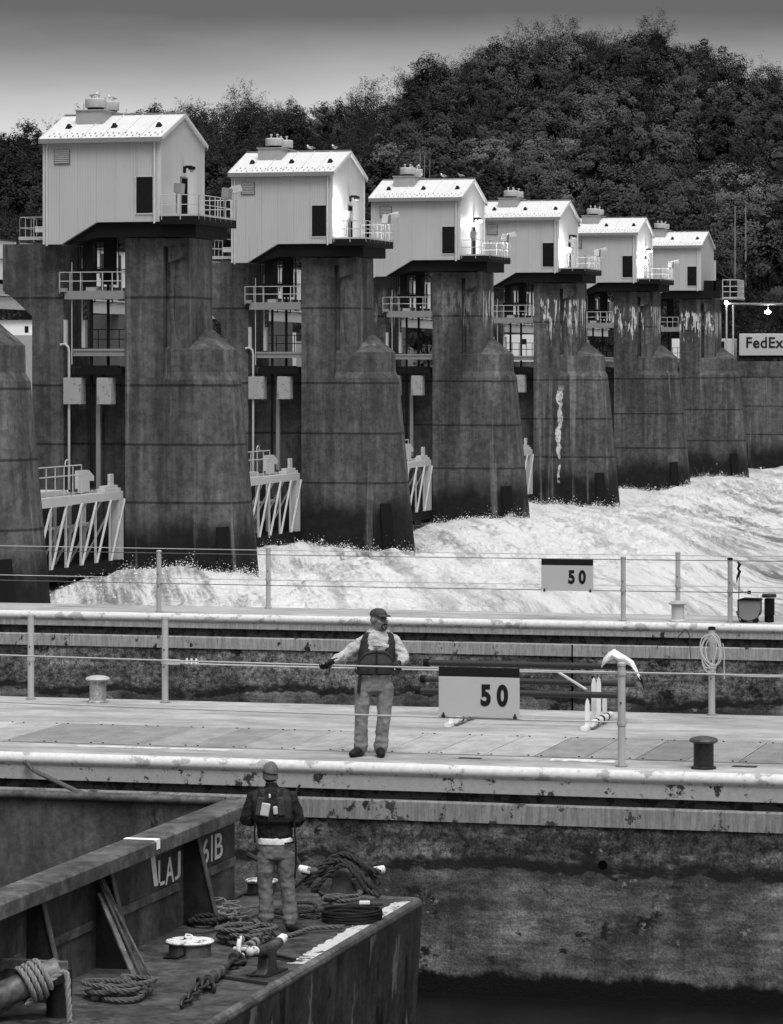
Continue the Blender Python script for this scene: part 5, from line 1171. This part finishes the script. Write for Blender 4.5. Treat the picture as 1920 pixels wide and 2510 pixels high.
# ---------------------------------------------------------------- people
def ring_interp(prof, z):
    zs = [p[0] for p in prof]; return [float(np.interp(z, zs, [p[k] for p in prof])) for k in (1, 2, 3, 4)]
def torso(mb, prof, z0, z1, off=0, n=28, m=16, e=2.4):
    vs = []
    for j in range(m+1):
        z = z0+(z1-z0)*j/m; cx, cy, rx, ry = ring_interp(prof, z)
        for k in range(n):
            a = 2*math.pi*k/n; ca, sa = math.cos(a), math.sin(a)
            vs.append((cx+(rx+off)*math.copysign(abs(ca)**(2/e), ca), cy+(ry+off)*math.copysign(abs(sa)**(2/e), sa), z))
    fs = [(j*n+k, j*n+(k+1) % n, (j+1)*n+(k+1) % n, (j+1)*n+k) for j in range(m) for k in range(n)]+[tuple(range(n-1, -1, -1)), tuple(m*n+k for k in range(n))]
    mb.add(vs, fs)
def limb(mb, pts, rs, n=14):
    P = [Vector(p) for p in pts]; Q = []; Rr = []
    for i in range(len(P)-1):
        p0, p1, p2, p3 = P[max(i-1, 0)], P[i], P[i+1], P[min(i+2, len(P)-1)]
        for k in range(5):
            f = k/5; Q.append(.5*((2*p1)+(-p0+p2)*f+(2*p0-5*p1+4*p2-p3)*f*f+(-p0+3*p1-3*p2+p3)*f**3)); Rr.append(rs[i]*(1-f)+rs[i+1]*f)
    Q.append(P[-1]); Rr.append(rs[-1]); mb.tube(Q, Rr, n); mb.ell(P[0], rs[0], rs[0], rs[0], 12, 8); mb.ell(P[-1], rs[-1]*.98, rs[-1]*.98, rs[-1]*.98, 12, 8)
def remesh(mb, name, m, parent, vox, fold=0, fscale=.08, smooth=2):
    o = mb.build(name, m, parent); r = o.modifiers.new('r', 'REMESH'); r.mode = 'VOXEL'; r.voxel_size = vox; r.use_smooth_shade = True
    s = o.modifiers.new('s', 'SMOOTH'); s.factor = .6; s.iterations = smooth
    if fold:
        tx = bpy.data.textures.new('folds', 'CLOUDS'); tx.noise_scale = fscale; tx.noise_depth = 2
        d = o.modifiers.new('d', 'DISPLACE'); d.texture = tx; d.strength = fold; d.mid_level = .5
    dg = bpy.context.evaluated_depsgraph_get(); me = bpy.data.meshes.new_from_object(o.evaluated_get(dg)); me.name = name
    q = bpy.data.objects.new(name, me); bpy.data.objects.remove(o); q.name = name; COL.objects.link(q); q.parent = parent
    me.polygons.foreach_set('use_smooth', [True]*len(me.polygons))
    if not me.materials: me.materials.append(m)
    return q
def hand(mb, wrist, fwd, palm_n, thumb_side, curl, s=1.0):
    """palm, four unequal fingers bending by curl, a thumb from the side of the palm"""
    w = Vector(wrist); f = Vector(fwd).normalized(); nrm = Vector(palm_n); nrm = (nrm-f*nrm.dot(f)).normalized(); sd = f.cross(nrm)*thumb_side
    limb(mb, [w-f*.02, w+f*.03*s], [.028*s, .03*s], 12)
    for k in range(5): a = (k-2)*.017*s; limb(mb, [w+f*.01*s+sd*a*.8, w+f*.085*s+sd*a*1.15], [.016*s, .0135*s], 8)
    for k, L_ in enumerate((.068, .078, .074, .058)):
        base = w+f*.088*s+sd*(.030-.0195*k)*s; d = f.copy(); pts = [base]; c_ = curl*(1+.12*k)
        for j, q_ in enumerate((.45, .32, .23)):
            d = (Matrix.Rotation(c_*(.7 if j == 0 else 1.0), 3, nrm.cross(f)) @ d) if True else d
            pts.append(pts[-1]+d*L_*q_*s)
        limb(mb, pts, [.0095*s, .009*s, .0085*s, .0075*s], 8)
    tb = w+f*.03*s+sd*.03*s; limb(mb, [tb, tb+(f*.6+sd*.8+nrm*.3).normalized()*.035*s, tb+(f*.95+sd*.5+nrm*.6).normalized()*.066*s], [.014*s, .0115*s, .009*s], 8)
def shell(prof, off, z0, z1, keep, name, m, parent, thick=.012, n=72, mm=60, e=2.4, bulge=None):
    vs = []; fs = []
    for j in range(mm+1):
        z = z0+(z1-z0)*j/mm; cx, cy, rx, ry = ring_interp(prof, z)
        for k in range(n):
            a = 2*math.pi*k/n; ca, sa = math.cos(a), math.sin(a); o_ = off+(bulge(a, z) if bulge else 0)
            vs.append((cx+(rx+o_)*math.copysign(abs(ca)**(2/e), ca), cy+(ry+o_)*math.copysign(abs(sa)**(2/e), sa), z))
    for j in range(mm):
        for k in range(n):
            a = 2*math.pi*(k+.5)/n; z = z0+(z1-z0)*(j+.5)/mm
            if keep(a, z): fs.append((j*n+k, j*n+(k+1) % n, (j+1)*n+(k+1) % n, (j+1)*n+k))
    b = MB(); b.add(vs, fs); o = b.build(name, m, parent, True, fix=False)
    bm = bmesh.new(); bm.from_mesh(o.data); bmesh.ops.delete(bm, geom=[v for v in bm.verts if not v.link_faces], context='VERTS'); bmesh.ops.recalc_face_normals(bm, faces=bm.faces)
    bmesh.ops.solidify(bm, geom=bm.faces, thickness=thick); bm.to_mesh(o.data); bm.free()
    return o
def cloth(name, v, var=.35, sc=6, rough=.9, worn=None):
    m = Mat(name); p = m.obj(); a = m.noise(p, sc, 5, .65); f = m.noise(p, 90, 3, .6)
    c = m.ma('MULTIPLY', v, m.mix(m.mr(a, .3, .7), 1-var, 1+var)); c = m.ma('MULTIPLY', c, m.mix(f, .8, 1.2))
    if worn: c = m.mix(m.mr(m.noise(p, worn[1], 4, .6), worn[2], worn[2]+.15), c, worn[0])
    return m.fin(c, rough, f, .3, .002, .2)
M['skin'] = cloth('skin', .27, .12, 8, .55); M['shirt'] = cloth('pale sweatshirt', .42, .22, 8); M['vest'] = cloth('dark work vest', .032, .3, 8, .75); M['vest_lt'] = cloth('grey vest panel', .05, .3, 8, .8)
M['jeans'] = cloth('faded jeans', .22, .22, 5, .9, (.30, 2.6, .5)); M['jeans2'] = cloth('worn grey jeans', .14, .22, 5, .9, (.18, 2.6, .5)); M['boot'] = cloth('black boot leather', .014, .3, 8, .55)
M['cap_cloth'] = cloth('dark cap cloth', .05, .3, 12, .8); M['hoodie'] = cloth('black sweatshirt', .018, .35, 7, .9); M['beanie'] = cloth('grey knit hat', .13, .25, 30, .95); M['glove'] = cloth('dark glove', .02, .3, 20, .8); M['hem'] = cloth('white shirt hem', .75, .1, 8)
M['hair'] = cloth('dark hair', .02, .4, 60, .8)
def head(mb, c, yaw, s=1.0, tilt=0):
    """skull, jaw, nose, brow, ears; faces local -y turned by yaw"""
    rot = Matrix.Rotation(yaw, 3, 'Z') @ Matrix.Rotation(tilt, 3, 'X'); c = Vector(c)
    P = lambda x, y, z: c+rot @ Vector((x*s, y*s, z*s))
    mb.ell(P(0, .012, .03), .077*s, .094*s, .098*s, 20, 14, rot); mb.ell(P(0, -.028, -.045), .060*s, .066*s, .072*s, 16, 10, rot); mb.ell(P(0, -.062, -.092), .028*s, .026*s, .022*s, 12, 8, rot)
    mb.tube([P(0, -.088, .025), P(0, -.108, -.012), P(0, -.112, -.025)], [.010*s, .014*s, .016*s], 10); mb.ell(P(0, -.1, -.028), .019*s, .015*s, .011*s, 10, 6, rot)
    mb.tube([P(-.045, -.072, .038), P(0, -.090, .040), P(.045, -.072, .038)], .011*s, 8)
    mb.tube([P(-.03, -.082, -.064), P(0, -.094, -.060), P(.03, -.082, -.064)], .009*s, 8)
    for q_ in (-1, 1): mb.ell(P(q_*.079, .014, -.004), .010*s, .022*s, .032*s, 10, 8, rot); mb.ell(P(q_*.045, -.058, -.02), .022*s, .022*s, .024*s, 10, 8, rot)
    return P, rot
# ---- the man on the lock wall, facing the camera, arms at the fence wire
px1, py1 = 908, 1857; x1, y1 = at_plane(px1, 1853.5, 0)
p1 = thing('person', 'man in dark vest, cap and faded jeans standing on the lock wall holding the wire', 'person', (x1, y1, 0), YAW)
S1 = 201.5
def m1(px, py, y=0.0): return ((px-px1)/S1, y, (py1-py)/S1)
prof1 = [(.78, .045, .01, .165, .125), (.92, .05, .01, .185, .13), (1.02, .055, 0, .190, .135), (1.15, .07, -.01, .200, .15), (1.30, .085, 0, .205, .14), (1.42, .095, .01, .20, .125), (1.50, .10, .015, .165, .105), (1.55, .10, .015, .08, .07)]
shL, elL, wrL = m1(891, 1573, .01), m1(851, 1603, -.03), m1(817, 1619, -.20)
shR, elR, wrR = m1(968, 1573, .01), m1(990, 1612, -.05), m1(977, 1625, -.22)
lg = [([m1(892, 1690, 0), m1(886, 1758, -.02), m1(885, 1800, .01), m1(884, 1842, .02)], -1), ([m1(944, 1690, 0), m1(942, 1758, -.03), m1(937, 1800, .0), m1(933, 1842, .02)], 1)]
b = MB(); torso(b, prof1, .80, 1.52, -.015)
limb(b, [(.10, .015, 1.47), (.105, .0, 1.60)], [.072, .066])
P_, rot_ = head(b, (.108, -.015, 1.672), R(42), 1.16)
limb(b, [shL, elL, wrL], [.055, .045, .030]); limb(b, [shR, elR, wrR], [.055, .045, .030])
for pts, s_ in lg: limb(b, pts, [.085, .058, .055, .042])
fL = (Vector(m1(796, 1633, -.24))-Vector(wrL)); hand(b, wrL, fL, (.3, -.6, -.75), -1, .5); hand(b, wrR, (-.35, -.75, -.30), (-.5, .2, -.8), 1, 1.05)
remesh(b, 'body', M['skin'], p1, .0065, smooth=1)
for hw, hf, hn, hs, hc in ((wrL, fL, (.3, -.6, -.75), -1, .5), (wrR, (-.35, -.75, -.30), (-.5, .2, -.8), 1, 1.05)):
    b = MB(); hand(b, hw, hf, hn, hs, hc, 1.22); remesh(b, 'glove', M['glove'], p1, .005, smooth=1)
b = MB(); torso(b, prof1, .98, 1.535, .012); el2 = lambda a, c_, f: tuple(Vector(a).lerp(Vector(c_), f))
limb(b, [shL, el2(shL, elL, .55), elL, el2(elL, wrL, .5), el2(elL, wrL, .92)], [.072, .074, .068, .058, .045]); limb(b, [(.10, .02, 1.545), (-.02, .015, 1.475), shL], [.06, .055, .06]); limb(b, [(.10, .02, 1.545), (.22, .015, 1.475), shR], [.06, .055, .06]); limb(b, [shR, el2(shR, elR, .55), elR, el2(elR, wrR, .6)], [.074, .076, .072, .054])
remesh(b, 'sweatshirt', M['shirt'], p1, .009, .045, .06, 1)
b = MB(); torso(b, prof1, .80, 1.06, .012)
for pts, s_ in lg: limb(b, [pts[0], el2(pts[0], pts[1], .5), pts[1], pts[2]], [.112, .100, .084, .082]); limb(b, [el2(pts[2], pts[3], f_) for f_ in (0, .18, .36, .54, .72, .90)], [.082, .080, .088, .080, .092, .084])
b.ell((.045, .01, .85), .14, .115, .10); remesh(b, 'jeans', M['jeans'], p1, .010, .024, .07)
for (ax, ay, tx, ty) in ((m1(884, 0)[0], .03, -.09, -.22), (m1(933, 0)[0], .03, .01, -.25)):
    b = MB(); limb(b, [(ax, ay+.04, .058), (ax+tx*.5, ay+ty*.5, .056), (ax+tx*1.1, ay+ty*.9, .044)], [.060, .060, .046]); limb(b, [(ax, ay, .06), (ax, ay, .17)], [.062, .066]); 
    o = remesh(b, 'boot', M['boot'], p1, .008); 
    for v in o.data.vertices:
        if v.co.z < .004: v.co.z = .004
inV = lambda a, z: abs(((a-1.5*math.pi+math.pi) % (2*math.pi))-math.pi)
def keep1(a, z):
    f = inV(a, z)
    if f < .07 and z < 1.14: return False
    if z > 1.14 and f < .10+(z-1.14)*1.55: return False
    side = min(abs(((a)+math.pi) % (2*math.pi)-math.pi), abs((a-math.pi+math.pi) % (2*math.pi)-math.pi))
    if z > 1.30 and side < .36+.5*(z-1.30): return False
    return True
shell(prof1, .030, 1.005, 1.525, keep1, 'vest', M['vest'], p1, .014)
def keepP(a, z): return inV(a, z) < 1.02 and z < 1.045+.27*math.sqrt(max(0, 1-(inV(a, z)/1.02)**2))
shell(prof1, .050, 1.02, 1.34, keepP, 'vest_pouch', M['vest_lt'], p1, .012)
def keepE(a, z):
    if inV(a, z) > 1.02: return False
    zz = 1.045+.27*math.sqrt(max(0, 1-(inV(a, z)/1.02)**2)); return zz-.028 < z < zz
shell(prof1, .064, 1.02, 1.34, keepE, 'pouch_edge', M['cap_cloth'], p1, .006, mm=110)
MB().box(.075, .09, -.235, -.2, 1.03, 1.31).build('zip', M['boot'], p1)
MB().obox((.19, -.172, 1.365), .075, .012, .04, (R(10), R(12), R(12))).build('reflective_patch', M['white'], p1, bevel=.006)
for xa, t_ in ((-.115, 'a'), (-.135, 'b')): MB().tube([(xa+.01, -.09, 1.10), (xa, -.12, 1.0), (xa-.01, -.12, .88), (xa-.015, -.11, .78)], .012, 6).build('strap', M['vest'], p1)
MB().tube([(-.12, -.09, 1.06), (-.18, -.1, 1.12), (-.185, -.1, 1.05), (-.13, -.1, 1.0)], .012, 6).build('buckle_strap', M['vest'], p1)
MB().tube([Vector(wrL)+Vector((.015, .01, .008)), Vector(wrL)+Vector((.045, .02, .022))], .036, 12).build('cuff', M['vest'], p1, True)
for k, w_ in enumerate((.11, .085)): # a line of small dark print on the shirt
    for j in range(7 if k == 0 else 3): MB().obox((.045+.017*j, -.158-.0*j, 1.355-.028*k), .010, .004, .016).build('shirt_print', M['vest'], p1)
def capmesh(P, rot, peak=True):
    b = MB(); vs = []; n = 24
    for j in range(9):
        ph = math.pi/2*j/8
        for k in range(n):
            a = 2*math.pi*k/n; vs.append(P(.086*math.cos(a)*math.cos(ph), .012+.102*math.sin(a)*math.cos(ph), .045+.080*math.sin(ph)**.9))
    b.add(vs, [(j*n+k, j*n+(k+1) % n, (j+1)*n+(k+1) % n, (j+1)*n+k) for j in range(8) for k in range(n)]+[tuple(range(n-1, -1, -1))])
    return b
capmesh(P_, rot_).build('cap', M['cap_cloth'], p1, True)
b = MB(); vs = []
for z_ in (0, .008):
    for k in range(9):
        a = -math.pi*k/8; vs += [P_(.078*math.cos(a), -.02+.075*math.sin(a), .052+z_), P_(.070*math.cos(a), -.045+.125*math.sin(a), .040+z_-.008*math.cos(a)**2)]
fs = [(2*k, 2*k+1, 2*k+3, 2*k+2) for k in range(8)]+[(18+2*k, 18+2*k+2, 18+2*k+3, 18+2*k+1) for k in range(8)]+[(2*k+1, 18+2*k+1, 18+2*k+3, 2*k+3) for k in range(8)]
b.add(vs, fs).build('cap_peak', M['cap_cloth'], p1, True)
b = MB(); b.ell(P_(0, .045, .0), .080, .070, .065, 16, 10, rot_); b.build('hair', M['hair'], p1, True)
b = MB(); b.tube([P_(-.034, -.078, -.056), P_(-.03, -.090, -.046), P_(0, -.105, -.043), P_(.03, -.090, -.046), P_(.034, -.078, -.056), P_(.03, -.083, -.085), P_(0, -.090, -.104), P_(-.03, -.083, -.085)], .009, 8, closed=True); b.build('beard', M['hair'], p1, True)
for q_ in (-1, 1): MB().ell(P_(q_*.03, -.083, .018), .014, .008, .008, 10, 6, rot_).build('eye', M['boot'], p1, True)
# ---- the worker on the barge, back to the camera
px2, py2 = 600+70, 2283; 
px2 = 668; x2, y2 = at_plane(px2, py2, ZD)
p2 = thing('person', 'worker in knit hat and black sweatshirt standing on the barge, back turned', 'person', (x2, y2, ZD), YAW)
S2 = F_PX/(FW.x*x2+FW.y*y2)
def m2(px, py, y=0.0): return ((px-px2)/S2, y, (py2-py)/S2)
prof2 = [(.76, m2(676, 0)[0], .0, .160, .12), (.90, m2(675, 0)[0], 0, .172, .12), (1.02, m2(674, 0)[0], 0, .165, .12), (1.16, m2(672, 0)[0], 0, .170, .12), (1.30, m2(669, 0)[0], 0, .195, .125), (1.42, m2(667, 0)[0], 0, .205, .12), (1.50, m2(666, 0)[0], 0, .17, .10), (1.55, m2(666, 0)[0], 0, .08, .07)]
b = MB(); torso(b, prof2, .78, 1.53, -.012); limb(b, [m2(667, 1945), m2(666, 1915)], [.06, .058])
P2, rot2 = head(b, (m2(664, 0)[0], .02, m2(0, 1899)[2]), R(170), .98)
aL = [m2(622, 1957, .0), m2(607, 2008, .02), m2(640, 2012, .24)]; aR = [m2(712, 1957, 0), m2(730, 2012, .02), m2(700, 2016, .25)]
for a_, sd_ in ((aL, 1), (aR, -1)): limb(b, a_, [.055, .046, .032]); hand(b, a_[2], (sd_*.6, .5, .05), (0, -.3, -1), -sd_, .9)
lg2 = [([m2(653, 2100, 0), m2(650, 2165, .0), m2(653, 2215, 0), m2(652, 2255, -.02)], -1), ([m2(700, 2100, 0), m2(704, 2165, 0), m2(710, 2215, 0), m2(712, 2258, -.02)], 1)]
for pts, s_ in lg2: limb(b, pts, [.082, .056, .054, .042])
remesh(b, 'body', M['skin'], p2, .0065, smooth=1)
b = MB(); torso(b, prof2, 1.0, 1.54, .016)
for a_ in (aL, aR): limb(b, [a_[0], el2(a_[0], a_[1], .5), a_[1], el2(a_[1], a_[2], .55), el2(a_[1], a_[2], .9)], [.085, .082, .078, .062, .048])
limb(b, [m2(667, 1945, .0), m2(666, 1925, .0)], [.075, .066]); remesh(b, 'sweatshirt', M['hoodie'], p2, .009, .04, .07, 1)
b = MB(); torso(b, prof2, .935, 1.01, .017, m=5); remesh(b, 'shirt_hem', M['hem'], p2, .010, .012, .05)
b = MB(); torso(b, prof2, .79, .975, .006)
for i, (pts, s_) in enumerate(lg2): limb(b, [pts[0], el2(pts[0], pts[1], .5), pts[1], pts[2]], [.104, .096, .080, .076]); limb(b, [el2(pts[2], pts[3], f_) for f_ in (0, .2, .4, .6, .8, .95)], [.076, .078, .086, .078, .090, .082])
remesh(b, 'jeans', M['jeans2'], p2, .010, .026, .07)
for (ax, ay, tx, ty) in ((m2(651, 0)[0], .0, -.02, .2), (m2(712, 0)[0], -.02, .15, -.10)):
    b = MB(); limb(b, [(ax, ay, .055), (ax+tx*.5, ay+ty*.5, .05), (ax+tx*.9, ay+ty*.82, .038)], [.054, .05, .038]); limb(b, [(ax, ay, .06), (ax, ay, .18)], [.058, .062])
    o = remesh(b, 'boot', M['boot'], p2, .008)
    for v in o.data.vertices:
        if v.co.z < .004: v.co.z = .004
def keep2(a, z):
    side = min(abs(((a)+math.pi) % (2*math.pi)-math.pi), abs((a-math.pi+math.pi) % (2*math.pi)-math.pi))
    if z > 1.27 and side < .42+.6*(z-1.27): return False
    f = inV(a, z)
    if z > 1.40 and f < (z-1.40)*2.4: return False
    if abs(a-.5*math.pi) < .25: return False
    return True
shell(prof2, .034, 1.17, 1.53, keep2, 'life_vest', M['vest'], p2, .018)
cx2 = m2(662, 0)[0]
for pxc, pyc, w_, h_, rz_2, mm_, nm2 in ((640, 1972, .085, .20, 8, 'vest_lt', 'vest_pad'), (690, 1972, .075, .20, -8, 'vest_lt', 'vest_pad'), (652, 1979, .095, .14, 10, 'trim', 'clear_pouch'), (677, 1981, .05, .09, -5, 'trim', 'clear_pouch'), (663, 1946, .02, .045, 0, 'white', 'reflective_patch'), (661, 2003, .035, .07, 0, 'boot', 'buckle')):
    q_ = m2(pxc, pyc); yb2 = {'vest_pad': -.165, 'clear_pouch': -.19, 'reflective_patch': -.185, 'buckle': -.18}[nm2]
    MB().obox((q_[0], yb2, q_[2]), w_, .03, h_, (0, R(rz_2), 0)).build(nm2, M[mm_], p2, bevel=.012)
for pxa, pya, pxb, pyb in ((634, 1932, 652, 1965), (694, 1930, 676, 1965), (652, 1965, 650, 2000), (676, 1965, 680, 2000)): a_, b_ = m2(pxa, pya), m2(pxb, pyb); MB().bar((a_[0], -.14 if pya < 1940 else -.185, a_[2]), (b_[0], -.185, b_[2]), .03, .01, (0, 1, 0)).build('strap', M['boot'], p2)
cz = m2(0, 2005)[2]; b = MB(); torso(b, prof2, cz-.02, cz+.02, .058, m=2); b.build('waist_belt', M['boot'], p2, True)
MB().tube([m2(627, 2010, -.12), m2(625, 2040, -.13), m2(627, 2062, -.12)], .012, 6).build('strap_tail', M['boot'], p2); MB().tube([m2(722, 2010, -.1), m2(726, 2060, -.12), m2(727, 2100, -.12), m2(724, 2150, -.12)], .012, 6).build('strap_tail', M['boot'], p2)
MB().bar(m2(700, 2064, -.135), m2(726, 2063, -.02), .02, .02).build('belt_loop', M['boot'], p2)
b = MB(); vs = []; n = 24
for j in range(12):
    ph = -.62+(math.pi/2+.62)*j/11; q = max(.0, math.cos(ph)) if ph > 0 else 1.0
    for k in range(n):
        a = 2*math.pi*k/n; vs.append(P2(.084*math.cos(a)*q*(1+.03*math.sin(5*a+j)), .012+.101*math.sin(a)*q, .035+(.112*math.sin(ph)**.92 if ph > 0 else .13*ph)))
b.add(vs, [(j*n+k, j*n+(k+1) % n, (j+1)*n+(k+1) % n, (j+1)*n+k) for j in range(11) for k in range(n)]); b.build('knit_hat', M['beanie'], p2, True)
b = MB(); b.tube([P2(.0845*math.cos(a), .012+.1015*math.sin(a), .028-.02*math.sin(a-1.2)) for a in np.linspace(.25, math.pi-.25, 16)], .007, 6); b.build('hat_band', M['boot'], p2, True)
b = MB(); b.ell(P2(0, .05, -.035), .066, .055, .05, 14, 10, rot2); b.build('hair', M['hair'], p2, True)
